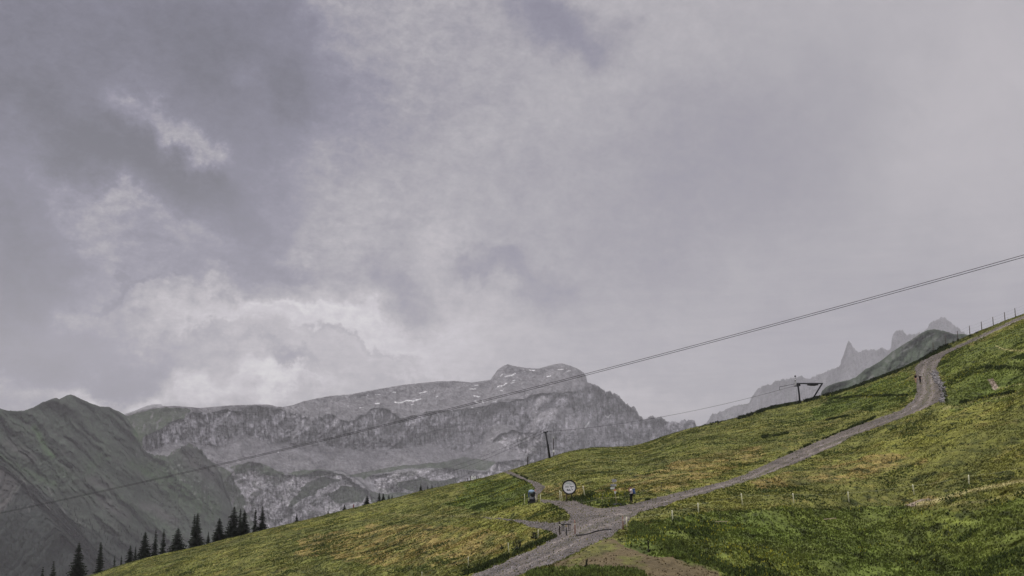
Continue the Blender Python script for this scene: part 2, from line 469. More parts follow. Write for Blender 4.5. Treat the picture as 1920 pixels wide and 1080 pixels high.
def path_mask(px, py):
    wx = fbm(px / 14.0, py / 6.0, 3, 41, 0.6) * 5.0; wy = fbm(px / 12.0, py / 5.0, 3, 47, 0.6) * 2.6
    sc_ = np.clip((py - 840) / 160, 0.35, 1.0)
    r = inpoly(px + wx * sc_, py + wy * sc_, MAIN)
    r |= inpoly(px + wx * .3, py + wy * .3, SIDE)
    return r.astype(float)
def region(px, py, poly, blur=1.0):
    wx = fbm(px / 40.0, py / 16.0, 4, 51, 0.6) * 26 * blur; wy = fbm(px / 36.0, py / 14.0, 4, 57, 0.6) * 10 * blur
    return inpoly(px + wx, py + wy, poly).astype(float)
OCHRE = [[(1130,905),(1200,890),(1330,850),(1420,835),(1450,850),(1330,895),(1240,925),(1170,925),(1110,925)],
 [(1400,905),(1500,880),(1640,855),(1740,860),(1660,890),(1520,905),(1440,915)], [(1000,925),(1060,905),(1110,915),(1080,935),(1030,932)],
 [(560,1010),(700,985),(830,985),(960,995),(950,1030),(860,1060),(700,1060),(560,1040)], [(1690,945),(1740,935),(1800,925),(1780,940),(1730,950)]]
LUSH = [[(1170,1000),(1240,975),(1330,960),(1480,950),(1650,950),(1800,960),(2100,900),(2100,1200),(1150,1200),(1360,1075),(1180,1030)],
 [(1745,680),(1800,655),(1920,610),(2100,560),(2100,710),(1780,770),(1775,720)], [(1560,745),(1700,700),(1715,740),(1660,765),(1500,790)],
 [(880,905),(960,895),(1000,915),(990,950),(900,955),(830,950)], [(1080,940),(1180,900),(1180,945),(1120,950)]]
def meadow_colour(px, py, X, Y, Z):
    n1 = fbm(X / 9.0, Y / 16.0, 4, 61); n2 = fbm(X / 2.0, Y / 3.2, 4, 67, 0.6); n3 = fbm(X / 30.0, Y / 50.0, 3, 71)
    base = np.array([0.145, 0.150, 0.036]); dark = np.array([0.046, 0.060, 0.014]); dry = np.array([0.240, 0.190, 0.062]); lush = np.array([0.108, 0.142, 0.027]); yel = np.array([0.220, 0.218, 0.036])
    oc = np.zeros(np.shape(px)); lu = np.zeros(np.shape(px))
    for p in OCHRE: oc = np.maximum(oc, region(px, py, p))
    for p in LUSH: lu = np.maximum(lu, region(px, py, p))
    c = base[None] * (1 + 0.38 * n3[:, None]) * np.ones((len(px), 3))
    def mixc(c, t, k): return c * (1 - k[:, None]) + t[None] * k[:, None]
    c = mixc(c, lush, np.clip(lu * 0.75 + 0.25 * sm(0.0, 0.5, n1), 0, 1))
    c = mixc(c, yel, sm(0.02, 0.5, -n1 + 0.3 * n2) * 0.38 * (1 - 0.6 * lu))
    c = mixc(c, dry, np.clip(oc * (0.25 + 0.75 * sm(-0.25, 0.3, n2)) + 0.35 * sm(0.15, 0.5, n2) * (1 - lu), 0, 1))
    c = mixc(c, dark, sm(0.12, 0.40, fbm(X / 1.3, Y / 3.4, 4, 79, 0.65)) * 0.60)
    c = mixc(c, dark * 0.7, sm(0.34, 0.50, fbm(X / 0.9, Y / 2.6, 3, 87, 0.6)) * 0.8)
    c = c * (1 + 0.55 * fbm(X / 0.45, Y / 1.3, 3, 89, 0.7)[:, None])
    # terracettes: the narrow ledges grazing cattle tread along the contour
    te = fbm(X / 7.0 + 5, (Z + 0.8 * fbm(X / 14.0, Y / 14.0, 2, 95)) / 0.42, 3, 93, 0.6, True)
    c = c * (1 - 0.32 * sm(0.25, 0.75, te)[:, None]) * (1 + 0.22 * sm(-0.2, -0.7, te)[:, None])
    # bare soil
    di = region(px, py, DIRT, 0.7)
    c = mixc(c, np.array([0.125, 0.098, 0.052]), di * (0.30 + 0.70 * sm(-0.4, 0.1, n2)))
    for poly in ([(1852,712),(1862,710),(1868,718),(1872,728),(1864,733),(1858,722)], [(1695,948),(1725,938),(1760,936),(1740,944),(1715,950)]):
        c = mixc(c, np.array([0.27, 0.22, 0.17]), region(px, py, poly, 0.12))
    # trodden tracks across the slope
    for pts, w, k in (([(1720,948),(1760,937),(1800,925),(1860,912),(1925,899),(2000,885)], 3.2, 1.0), ([(1780,948),(1850,935),(1925,922)], 1.6, .4), ([(1868,650),(1885,655),(1925,658)], 1.5, .7),
                      ([(1870,728),(1925,718)], 1.2, .5), ([(1575,745),(1640,742),(1710,742)], 1.2, .4), ([(1770,768),(1830,752),(1925,735)], 3.0, .35),
                      ([(1112,934),(1130,937),(1165,932),(1200,921)], 1.0, .4), ([(690,948),(720,964),(800,968),(850,968),(930,970)], 1.6, .28)):
        d = segdist(px, py + fbm(px / 20.0, py / 20.0, 2, 83) * 3, pts)
        c = mixc(c, np.array([0.38, 0.34, 0.15]), np.exp(-(d / w) ** 2) * k)
    return np.clip(c, 0.004, 1)
def path_colour(px, py, X, Y):
    n = fbm(X / 1.1, Y / 2.2, 4, 91, 0.7); m = fbm(X / 5.0, Y / 9.0, 3, 97)
    c = np.array([0.112, 0.097, 0.084])[None] * (1 + 0.40 * n[:, None] + 0.25 * m[:, None])
    k = sm(0.35, 0.6, fbm(X / 0.5, Y / 1.0, 3, 103, 0.7))[:, None] * 0.6
    c = c * (1 - k) + np.array([0.22, 0.20, 0.20])[None] * k
    # wheel ruts left bare, a weedy strip between them
    ch = sm(0.2, 0.5, fbm(X / 2.6, Y / 5.0, 4, 107, 0.6))[:, None] * 0.3
    c = c * (1 - ch) + np.array([0.075, 0.066, 0.048])[None] * ch
    CL = [(900,1080),(985,1048),(1060,1018),(1120,982),(1190,962),(1260,938),(1340,918),(1410,897),(1475,865),(1545,836),(1610,812),(1680,786),(1730,757),(1742,735),(1738,700),(1745,675),(1790,652),(1850,624),(1925,592)]
    wl = np.interp(px, [900, 1080, 1250, 1500, 1690, 1740, 1790, 1930], [24, 20, 9, 9, 8, 20, 9, 6])
    d = segdist(px + 2 * n, py + 1.5 * m, CL) / wl
    rut = np.exp(-((d - 0.42) / 0.16) ** 2)[:, None]
    c = c * (1 + 0.55 * rut) 
    midw = (np.exp(-(d / 0.16) ** 2) * 0.55 * sm(-0.2, 0.3, m))[:, None]
    c = c * (1 - midw) + np.array([0.085, 0.085, 0.045])[None] * midw
    return c

cx = np.concatenate([np.arange(-700, -120, 20.0), np.arange(-120, 2040, 1.6), np.arange(2040, 2701, 20.0)])
NC = len(cx)
NR = 430
t = np.linspace(0, 1, NR)
rows = []
PXg = []; PYg = []; P3 = []
ys = YS(cx)
yb = np.maximum(1110.0, ys + 90)
# back slope, far first
for u in (900, 650, 450, 300, 200, 130, 90, 60, 40, 26, 16, 9, 4):
    X, Y, Z = back_point(cx, np.full(NC, float(u)))
    P3.append(np.stack([X, Y, Z], 1)); PXg.append(cx); PYg.append(ys - 1)
for tt in t:
    py = ys + (yb - ys) * (tt ** 1.0)
    X, Y, Z = g_point(cx, py)
    P3.append(np.stack([X, Y, Z], 1)); PXg.append(cx); PYg.append(py)
for k in (1.08, 1.2, 1.4, 1.7, 2.1, 2.8, 4.0, 6.0):
    py = ys + (yb - ys) + (k - 1) * 900
    X, Y, Z = g_point(cx, py)
    P3.append(np.stack([X, Y, Z], 1)); PXg.append(cx); PYg.append(py)
G3 = np.stack(P3); GX = np.stack(PXg); GY = np.stack(PYg)
NRT = G3.shape[0]
V = G3.reshape(-1, 3); fx_ = GX.ravel(); fy_ = GY.ravel()
idx = np.arange(NRT * NC).reshape(NRT, NC)
Q = np.stack([idx[:-1, :-1], idx[1:, :-1], idx[1:, 1:], idx[:-1, 1:]], -1).reshape(-1, 4)
pm = path_mask(fx_, fy_)
pm[:13 * NC] = 0
qp = pm[Q].mean(1) > 0.5
colm = meadow_colour(fx_, fy_, V[:, 0], V[:, 1], V[:, 2])
def submesh(sel, cols, name, m):
    q = Q[sel]; used, inv = np.unique(q, return_inverse=True)
    return mesh_np(name, V[used], inv.reshape(q.shape), m, cols[used])
ground = tag(submesh(~qp, colm, 'ground', M['meadow']), 'steep alpine meadow rising from lower left to upper right', kind='structure')
path = tag(submesh(qp, path_colour(fx_, fy_, V[:, 0], V[:, 1]), 'path', M['gravel']), 'stony grey gravel path climbing the meadow', kind='structure')

# ---- grass tufts and stones, spread evenly per square metre of slope
rng = np.random.default_rng(7)
inner = (np.arange(NRT)[:, None] >= 13) & (np.arange(NRT)[:, None] < 13 + NR) & (cx[None, :] > -110) & (cx[None, :] < 2030)
cell = inner[:-1, :-1].ravel() & inner[1:, 1:].ravel()
A = V[Q[:, 1]] - V[Q[:, 0]]; B = V[Q[:, 3]] - V[Q[:, 0]]
area = np.linalg.norm(np.cross(A, B), axis=1)
def scatter(n, sel, weight=None):
    w = area * sel
    if weight is not None: w = w * weight
    c = np.cumsum(w); k = np.searchsorted(c, rng.random(n) * c[-1])
    a, b = rng.random(n), rng.random(n)
    q = Q[k]
    P = (V[q[:, 0]] * ((1 - a) * (1 - b))[:, None] + V[q[:, 1]] * (a * (1 - b))[:, None] + V[q[:, 2]] * (a * b)[:, None] + V[q[:, 3]] * ((1 - a) * b)[:, None])
    return P, k
def tufts(P, C, h, w, nb, lean=0.5, name='grass'):
    n = len(P)
    VV = []; CC = []
    for b in range(nb):
        an = rng.random(n) * 2 * np.pi
        hh = h * (0.6 + 0.7 * rng.random(n)); ww = w * (0.6 + 0.8 * rng.random(n))
        ld = rng.random(n) * 2 * np.pi; ll = hh * lean * rng.random(n)
        o = np.stack([np.cos(ld), np.sin(ld), 0 * ld], 1)
        side = np.stack([np.cos(an), np.sin(an), 0 * an], 1) * ww[:, None]
        base = P + o * (w * 0.7 * rng.random(n))[:, None]
        tip = base + o * ll[:, None] + np.array([0, 0, 1.0]) * hh[:, None]
        base = base - np.array([0, 0, 0.05])
        VV.append(np.stack([base - side, base + side, tip], 1))
        cv = C * (0.45 + 1.15 * rng.random(n) ** 1.3)[:, None]
        CC.append(np.repeat(cv[:, None], 3, 1))
    VV = np.concatenate(VV).reshape(-1, 3); CC = np.concatenate(CC).reshape(-1, 3)
    return VV, CC
def wpx(k): return fx_[Q[k, 0]], fy_[Q[k, 0]]
offp = cell & ~qp
qd = region(fx_[Q[:, 0]], fy_[Q[:, 0]], DIRT, 0.35)
dens = 0.25 + sm(-0.3, 0.4, fbm(V[Q[:, 0], 0] / 3.0, V[Q[:, 0], 1] / 4.0, 4, 113, 0.6)) 
dens *= (1 - 0.80 * qd)
nearq = (110.0 / np.maximum(V[Q[:, 0], 1], 40.0))
dens *= nearq ** 1.2
lushq = np.maximum.reduce([region(fx_[Q[:, 0]], fy_[Q[:, 0]], p) for p in LUSH])
allV, allC = [], []
P, k = scatter(250000, offp, dens)
c = colm[Q[k, 0]]
vv, cc = tufts(P, c * 1.25, 0.09 + 0.04 * lushq[k], 0.070, 3)
allV.append(vv); allC.append(cc)
# darker rank clumps and weeds
dk = sm(0.12, 0.45, fbm(V[Q[:, 0], 0] / 5.0, V[Q[:, 0], 1] / 7.0, 4, 127, 0.6)) * (0.5 + lushq) + 0.03
P, k = scatter(30000, offp, dk * (1 - qd) * nearq)
c = np.array([0.075, 0.105, 0.028])[None] * (0.5 + 0.9 * rng.random((len(P), 1)))
vv, cc = tufts(P, c, 0.14 + 0.06 * lushq[k], 0.09, 4, 0.9)
allV.append(vv); allC.append(cc)
# yellow flower heads in the lush part
P, k = scatter(3000, offp, lushq * sm(0.0, 0.4, fbm(V[Q[:, 0], 0] / 6.0, V[Q[:, 0], 1] / 6.0, 3, 131)))
vv, cc = tufts(P + np.array([0, 0, 0.2]), np.array([0.34, 0.33, 0.04])[None] * np.ones((len(P), 1)), 0.10, 0.06, 1)
allV.append(vv); allC.append(cc)
# rank strips by path and frame foot; dark tufts also imitate ditch shade
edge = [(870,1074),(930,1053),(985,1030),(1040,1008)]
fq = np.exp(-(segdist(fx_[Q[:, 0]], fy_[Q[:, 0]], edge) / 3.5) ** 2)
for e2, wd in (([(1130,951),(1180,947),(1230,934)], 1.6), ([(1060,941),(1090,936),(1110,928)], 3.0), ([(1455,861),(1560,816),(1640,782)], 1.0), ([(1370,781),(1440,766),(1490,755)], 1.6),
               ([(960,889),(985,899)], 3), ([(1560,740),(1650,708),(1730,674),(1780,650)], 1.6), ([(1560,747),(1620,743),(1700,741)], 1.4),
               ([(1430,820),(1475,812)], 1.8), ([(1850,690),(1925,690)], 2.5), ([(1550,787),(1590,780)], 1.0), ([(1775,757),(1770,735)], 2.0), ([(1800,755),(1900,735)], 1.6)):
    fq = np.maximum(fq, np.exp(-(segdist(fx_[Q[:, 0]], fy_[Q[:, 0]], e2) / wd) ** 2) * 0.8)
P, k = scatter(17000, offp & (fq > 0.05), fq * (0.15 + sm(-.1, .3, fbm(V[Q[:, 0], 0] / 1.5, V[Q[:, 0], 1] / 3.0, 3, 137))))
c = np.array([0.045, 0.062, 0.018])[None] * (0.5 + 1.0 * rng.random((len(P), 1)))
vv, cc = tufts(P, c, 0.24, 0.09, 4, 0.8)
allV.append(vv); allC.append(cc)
fg = np.exp(-(segdist(fx_[Q[:, 0]], fy_[Q[:, 0]], [(1000,1082),(1100,1074),(1200,1084)]) / 9.0) ** 2) + 0.6 * 0.5 * np.exp(-(segdist(fx_[Q[:, 0]], fy_[Q[:, 0]], [(1190,990),(1230,1012),(1300,1040),(1360,1066)]) / 9.0) ** 2)
P, k = scatter(5000, offp & (fg > 0.05), fg * (0.1 + sm(-.2, .3, fbm(V[Q[:, 0], 0] / 1.2, V[Q[:, 0], 1] / 2.5, 3, 139))))
c = np.array([0.13, 0.18, 0.045])[None] * (0.25 + 1.3 * rng.random((len(P), 1))) * (1 + np.array([0.15, 0, 0])[None] * rng.random((len(P), 1)))
vv, cc = tufts(P, c, 0.19, 0.06, 5, 0.9)
allV.append(vv); allC.append(cc)
# a few blades that creep onto the gravel
P, k = scatter(2500, cell & qp)
vv, cc = tufts(P, colm[Q[k, 0]], 0.08, 0.06, 3)
allV.append(vv); allC.append(cc)
gv = np.concatenate(allV); gc = np.concatenate(allC)
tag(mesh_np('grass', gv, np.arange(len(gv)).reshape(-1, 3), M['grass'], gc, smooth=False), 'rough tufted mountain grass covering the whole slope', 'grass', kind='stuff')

# loose stones: one object on the path, one heap beside the upper bend
def stones(P, r, name, label, cat):
    base = MB().ball((0, 0, 0), 1.0, 6, 4)
    bv = np.array([list(v) for v in base.v]); tri = []
    for f in base.f:
        for i in range(1, len(f) - 1): tri.append((f[0], f[i], f[i + 1]))
    tri = np.array(tri); n = len(P)
    jit = 1 + 0.35 * (rng.random((n, len(bv), 1)) - .5)
    sc3 = r[:, None, None] * np.stack([0.7 + 0.6 * rng.random(n), 0.7 + 0.6 * rng.random(n), 0.45 + 0.35 * rng.random(n)], 1)[:, None, :]
    VV = bv[None] * jit * sc3
    an = rng.random(n) * 6.28; ca, sa = np.cos(an)[:, None], np.sin(an)[:, None]
    VV = np.stack([VV[..., 0] * ca - VV[..., 1] * sa, VV[..., 0] * sa + VV[..., 1] * ca, VV[..., 2]], -1) + P[:, None, :]
    FF = (tri[None] + (np.arange(n) * len(bv))[:, None, None]).reshape(-1, 3)
    g = 0.10 + 0.20 * rng.random(n) ** 1.5
    CC = np.repeat((g[:, None] * np.array([1.0, 0.95, 0.94])[None])[:, None], len(bv), 1).reshape(-1, 3)
    return tag(mesh_np(name, VV.reshape(-1, 3), FF, M['gravel'], CC, smooth=False), label, cat, kind='stuff')
nearw = sm(930, 1000, fy_[Q[:, 0]]) + 0.12
P, k = scatter(12000, cell & qp, nearw)
stones(P, 0.025 + 0.05 * rng.random(len(P)) ** 2, 'gravel', 'loose grey stones scattered over the gravel path', 'gravel')
rub = [(1752,700),(1757,712),(1766,724),(1769,738),(1766,752)]
rq = np.exp(-(segdist(fx_[Q[:, 0]], fy_[Q[:, 0]], rub) / 4.0) ** 2)
P, k = scatter(420, cell & (rq > 0.1), rq)
stones(P, 0.10 + 0.20 * rng.random(len(P)) ** 2, 'rubble', 'pale stone rubble heaped along the outer edge of the upper path bend', 'rubble')

# low scrub breaking the crest line
sel = offp & (fy_[Q[:, 0]] - YS(fx_[Q[:, 0]]) < 4)
sw = np.exp(-((fx_[Q[:, 0]] - 1455) / 70.0) ** 2) + 0.8 * np.exp(-((fx_[Q[:, 0]] - 1740) / 50.0) ** 2) + 0.35 * (fx_[Q[:, 0]] > 1380) * (fx_[Q[:, 0]] < 1780)
sw = sw * sm(-0.1, 0.35, fbm(fx_[Q[:, 0]] / 9.0, fx_[Q[:, 0]] * 0, 3, 141))
P, k = scatter(1000, sel, sw)
c = np.array([0.024, 0.032, 0.015])[None] * (0.6 + 0.8 * rng.random((len(P), 1)))
vv, cc = tufts(P, c, 0.34, 0.14, 9, 1.1)
tag(mesh_np('scrub', vv, np.arange(len(vv)).reshape(-1, 3), M['grass'], cc, smooth=False), 'dark low scrub growing along the crest near the ski lift frame', 'scrub', kind='stuff')

# ------------------------------------------------------------------ mountains
def mountain(name, label, ridge, depth, bottom, x0, x1, step, rows_, slope_fn, colour_fn, m, rough_px=1.2, relief_amp=40.0, back=1500.0, smooth_k=None, rough_fn=None, relief_fn=None, seed=200, stretch=(9.0, 40.0)):
    xs = np.arange(x0, x1 + step, step)
    R = curve(ridge, smooth_k)(xs)
    rp = rough_px if rough_fn is None else rough_fn(xs)
    R = R + rp * (fbm(xs / 7.0, xs * 0, 5, seed, 0.72) + 0.35 * fbm(xs / 2.6, xs * 0, 2, seed + 5)) 
    Dr = curve(depth, 30)(xs)
    nb = 8
    PY = []; PD = []
    bot = bottom(xs) if callable(bottom) else np.full(len(xs), float(bottom))
    bot = np.maximum(bot, R + 12)
    tt = np.linspace(0, 1, rows_)
    py = R[None] + (bot - R)[None] * tt[:, None]
    pxg = np.repeat(xs[None], rows_, 0)
    sl = slope_fn(pxg, py)                       # degrees
    for _ in range(3):
        sl = (sl + np.roll(sl, 1, 1) + np.roll(sl, -1, 1)) / 3
    dpy = (bot - R)[None] / (rows_ - 1)
    dd = -(Dr[None] / F) / np.tan(np.radians(sl)) * dpy
    dep = Dr[None] + np.concatenate([np.zeros((1, len(xs))), np.cumsum(dd[1:], 0)])
    # rows share the same fall line, so keep the running depth smooth from column to column
    gk = np.exp(-0.5 * (np.arange(-24, 25) / 9.0) ** 2); gk /= gk.sum()
    off = dep - Dr[None]
    offp_ = np.pad(off, ((0, 0), (24, 24)), 'edge')
    dep = Dr[None] + sum(gk[i] * offp_[:, i:i + off.shape[1]] for i in range(49))
    rel = relief_fn(pxg, py) if relief_fn else fbm(pxg / stretch[0], py / stretch[1], 5, seed + 20, 0.6, True) * 0.6 + fbm(pxg / 60.0 + 0.3 * py / 40.0, py / 90.0, 4, seed + 30, 0.55, True) * 1.4
    amp = relief_amp if not callable(relief_amp) else relief_amp(pxg, py)
    dep = dep + rel * amp * sm(0, 14, py - R[None]) 
    rx, rz = ray(pxg, py)
    X = rx * dep; Z = CZ + rz * dep
    front = np.stack([X, dep, np.maximum(Z, -640)], -1)
    # back side of the mountain
    bs = []
    for kk in (1.0, 0.55, 0.25, 0.08):
        bx, bz = ray(xs, R)
        d = Dr + back * kk
        bs.append(np.stack([bx * d, d, np.maximum(CZ + bz * Dr - back * kk * 0.75, -640)], -1))
    allp = np.concatenate([np.stack(bs), front])
    nr = allp.shape[0]; ncol = len(xs)
    ii = np.arange(nr * ncol).reshape(nr, ncol)
    q = np.stack([ii[:-1, :-1], ii[1:, :-1], ii[1:, 1:], ii[:-1, 1:]], -1).reshape(-1, 4)
    gx = np.concatenate([np.repeat(xs[None], 4, 0), pxg]).ravel(); gy = np.concatenate([np.repeat(R[None], 4, 0), py]).ravel()
    c = colour_fn(gx, gy)
    o = mesh_np(name, allp.reshape(-1, 3), q, m, c)
    tag(o, label, kind='structure')
    return (xs, py, front)

def warp(px, py, a=7.0, b=4.0, seed=300):
    return px + fbm(px / 30.0, py / 18.0, 4, seed, 0.6) * a * 2, py + fbm(px / 30.0, py / 18.0, 4, seed + 7, 0.6) * b * 2
def anym(px, py, polys, a=7.0, b=4.0, seed=300):
    wx, wy = warp(px, py, a, b, seed)
    r = np.zeros(np.shape(px), bool)
    for p in polys: r |= inpoly(wx, wy, p)
    return r.astype(float)
def mixk(c, tcol, k): return c * (1 - k[:, None]) + np.array(tcol)[None] * k[:, None]

# --- big grey limestone massif
RC = [(60,800),(234,778),(252,772),(270,768),(300,762),(330,761),(345,762),(375,765),(430,760),(500,758),(520,762),(529,763),(548,760),(570,752),(620,742),(660,739),(700,731),(760,721),
 (820,715),(850,714),(885,717),(920,712),(926,703),(933,693),(943,686),(952,683),(968,687),(990,690),(1010,691),(1035,684),(1053,681),(1070,686),(1085,692),(1095,699),(1099,706),(1101,717),(1112,719),(1130,728),
 (1145,735),(1160,742),(1172,755),(1185,760),(1195,770),(1200,779),(1207,785),(1220,782),(1240,782),(1253,792),(1270,789),(1290,787),(1302,790),(1306,800),(1340,830),(1400,860)]
CLIFF = [[(262,842),(275,822),(300,806),(320,795),(345,788),(362,776),(440,770),(480,764),(520,765),(545,778),(600,786),(620,778),(650,790),(690,776),(705,765),(728,767),(748,786),(800,776),(850,771),
 (900,762),(1000,742),(1100,730),(1115,718),(1210,783),(1310,790),(1340,900),(1000,900),(965,800),(920,800),(900,832),(860,848),(800,833),(740,842),(690,845),(640,842),(560,832),(500,828),(445,815),(420,835),(380,838),(330,825),(310,835),(280,850)]]
SCREE = [[(390,838),(420,836),(445,818),(500,832),(560,846),(650,852),(740,846),(800,842),(860,850),(900,834),(920,803),(960,800),(985,806),(950,832),(900,858),(860,866),(780,868),(700,870),(620,878),(560,878),(500,862),(450,862),(410,862)],
 [(960,745),(1010,730),(1060,760),(1110,800),(1170,830),(1130,835),(1060,800),(1000,790)], [(440,960),(500,975),(560,985),(600,1010),(480,1010)]]
KNOLL = [[(418,905),(432,884),(470,868),(520,888),(560,893),(600,880),(640,886),(668,905),(690,930),(740,965),(640,1040),(500,1040),(470,985),(436,955),(420,930)],
 [(690,893),(740,884),(850,882),(905,886),(930,870),(985,865),(1030,830),(1000,810),(955,808),(930,830),(975,845),(1010,880),(960,912),(870,930),(760,925),(720,925)],
 [(590,700),(590,701),(591,700)]]
GREENC = [[(540,886),(600,877),(625,881),(650,890),(700,880),(760,870),(830,866),(870,856),(905,862),(935,868),(908,880),(850,882),(770,877),(705,887),(680,897),(640,888),(600,892),(555,895)],
 [(615,926),(640,912),(672,912),(690,925),(678,944),(632,946)], [(740,906),(765,900),(785,893),(810,902),(860,895),(845,915),(790,922),(745,916)],
 [(545,936),(575,905),(610,892),(640,897),(606,915),(575,935),(545,948)], [(690,925),(760,925),(800,930),(760,960),(700,960)],
 [(430,878),(462,868),(500,872),(530,885),(545,896),(500,892),(470,884),(440,892)], [(236,781),(300,766),(362,768),(345,786),(312,798),(266,826),(262,842),(268,860),(310,860),(330,842),(355,832),(372,842),(400,868),(430,888),(446,915),(460,950),(480,985),(510,1012),(400,1100),(0,1100),(0,760)]]
SNOW = [([(741,754),(752,755),(762,751),(775,752),(788,748)], 1.9), ([(704,757),(711,756)], 1.7), ([(674,765),(682,764)], 1.0), ([(690,741)], 1.3), ([(704,740),(712,740)], .9), ([(736,736),(742,735)], 1.5),
 ([(786,737),(800,734)], 1.4), ([(818,744),(821,743)], 1.5), ([(772,759),(776,758)], 1.1), ([(653,761)], 1.2), ([(815,733)], 1.2), ([(889,742),(898,744)], 1.8), ([(882,729),(892,729)], 1.4), ([(890,723),(897,722)], 1.2),
 ([(891,752),(896,755)], 1.8), ([(905,751),(906,755)], 1.3), ([(884,764),(895,768),(907,766)], 1.9), ([(893,774),(897,774)], .9), ([(933,725),(942,723),(950,719)], 1.3), ([(947,706),(955,704),(960,704),(966,700)], 1.7),
 ([(992,694),(1003,694)], 1.1), ([(984,697)], 1.0), ([(1046,693),(1056,692)], 1.3), ([(1062,697),(1070,695)], 1.4), ([(1026,706),(1032,705)], 1.2), ([(1084,767)], 1.6), ([(1134,779),(1140,783),(1145,777)], 2.0),
 ([(1130,780)], 1.2), ([(1097,801),(1101,797)], 1.8), ([(1105,791),(1103,795)], 2.2), ([(944,729)], 1.4), ([(962,714),(966,713)], 1.0), ([(977,712)], 1.0), ([(958,718),(963,717)], 1.0), ([(979,720)], 1.0), ([(938,732),(942,732)], 1.1),
 ([(924,753),(930,752)], 1.0), ([(943,701),(938,706)], .8), ([(950,867),(953,866)], 1.2), ([(922,822),(924,821)], 1.2), ([(970,754)], 1.1), ([(1062,691)], 1.0), ([(520,848),(523,847)], 1.2)]
def slopeC(px, py):
    cl = anym(px, py, CLIFF); s_ = anym(px, py, SCREE); k = anym(px, py, KNOLL)
    s = np.full(px.shape, 30.0)
    s = np.where(cl > 0, 66.0, s); s = np.where(k > 0, 52.0, s); s = np.where(s_ > 0, 33.0, s)
    return s
def colC(px, py):
    cl = anym(px, py, CLIFF); s_ = anym(px, py, SCREE); k = anym(px, py, KNOLL); g = anym(px, py, GREENC, 5, 3)
    c = np.ones((len(px), 3)) * np.array([0.218, 0.212, 0.222])[None]
    c *= (1 + 0.30 * fbm(px / 30.0, py / 7.0, 5, 401, 0.65) + 0.50 * fbm(px / 5.0, py / 3.0, 4, 403, 0.7))[:, None]
    ribs = fbm(px / 3.4, py / 15.0, 4, 411, 0.62); blot = fbm(px / 5.0, py / 3.6, 4, 421, 0.7)
    cc = np.array([0.360, 0.350, 0.370])[None] * (1 + (0.9 * ribs + 0.85 * blot)[:, None])
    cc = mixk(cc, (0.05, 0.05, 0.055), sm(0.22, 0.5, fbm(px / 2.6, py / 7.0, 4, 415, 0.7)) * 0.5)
    c = c * (1 - cl[:, None]) + cc * cl[:, None]
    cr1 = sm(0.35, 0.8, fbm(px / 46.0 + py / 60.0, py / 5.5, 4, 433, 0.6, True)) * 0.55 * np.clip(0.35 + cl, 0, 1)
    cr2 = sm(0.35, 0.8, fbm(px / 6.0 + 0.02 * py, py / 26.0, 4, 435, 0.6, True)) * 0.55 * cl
    c = mixk(c, (0.07, 0.07, 0.075), np.maximum(cr1, cr2))  # shade of ledges and cracks painted into the rock colour
    # slanting strata
    st = fbm((px + 2.2 * py) / 70.0, (py - 0.12 * px) / 3.2, 3, 431)
    c *= (1 + 0.12 * st[:, None])
    kc = np.array([0.42, 0.405, 0.42])[None] * (1 + (1.5 * fbm(px / 4.0, py / 3.0, 5, 441, 0.75))[:, None])
    kc = mixk(kc, (0.06, 0.075, 0.045), sm(0.05, 0.35, fbm(px / 14.0, py / 8.0, 4, 443, 0.65)) * 0.7)
    c = c * (1 - k[:, None]) + kc * k[:, None]
    c = mixk(c, (0.250, 0.243, 0.252), s_ * (0.50 - 0.45 * sm(-.1, .4, fbm(px / 9.0, py / 5.0, 4, 449, 0.65))))
    gm = g * (0.80 + 0.2 * sm(-.2, .2, fbm(px / 8.0, py / 5.0, 4, 453, 0.65)))
    gcol = np.array([0.052, 0.074, 0.040])[None] * (1 + 0.5 * fbm(px / 12.0, py / 9.0, 4, 457)[:, None])
    c = c * (1 - gm[:, None]) + gcol * gm[:, None]
    # pale boulder fields and gullies in the green foot of the massif
    gl = g * (px < 480) * sm(0.22, 0.42, fbm((px + py * .2) / 8.0, py / 20.0, 4, 461, 0.6))
    c = mixk(c, (0.17, 0.165, 0.165), gl * 0.8)
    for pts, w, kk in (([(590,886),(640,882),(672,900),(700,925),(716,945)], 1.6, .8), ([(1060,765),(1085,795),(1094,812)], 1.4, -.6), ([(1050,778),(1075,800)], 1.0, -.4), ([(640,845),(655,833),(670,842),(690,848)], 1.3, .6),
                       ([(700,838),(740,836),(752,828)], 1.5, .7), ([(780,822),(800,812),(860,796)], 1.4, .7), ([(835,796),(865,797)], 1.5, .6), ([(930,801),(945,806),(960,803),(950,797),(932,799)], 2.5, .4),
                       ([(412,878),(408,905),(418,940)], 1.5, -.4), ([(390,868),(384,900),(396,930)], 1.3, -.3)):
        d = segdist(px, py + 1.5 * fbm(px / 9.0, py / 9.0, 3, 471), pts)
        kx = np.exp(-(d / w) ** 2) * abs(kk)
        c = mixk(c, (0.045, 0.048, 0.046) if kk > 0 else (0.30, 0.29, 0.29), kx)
    for pts, w in SNOW:
        w = w * 0.8
        d = segdist(px + 1.5 * fbm(px / 4.0, py / 4.0, 2, 481), py + 0.8 * fbm(px / 3.0, py / 3.0, 2, 483), pts)
        c = mixk(c, (0.80, 0.80, 0.80), sm(w * 1.05, w * 0.55, d))
    return np.clip(c, 0.01, 0.9)
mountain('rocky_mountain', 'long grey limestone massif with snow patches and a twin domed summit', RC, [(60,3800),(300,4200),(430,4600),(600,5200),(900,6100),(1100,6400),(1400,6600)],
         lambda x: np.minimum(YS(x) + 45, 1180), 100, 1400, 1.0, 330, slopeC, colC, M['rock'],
         relief_amp=lambda x, y: 24 + 42 * anym(x, y, CLIFF) + 34 * anym(x, y, KNOLL), rough_fn=lambda x: 0.7 + 5.5 * sm(1095, 1150, x), seed=210, back=2500)

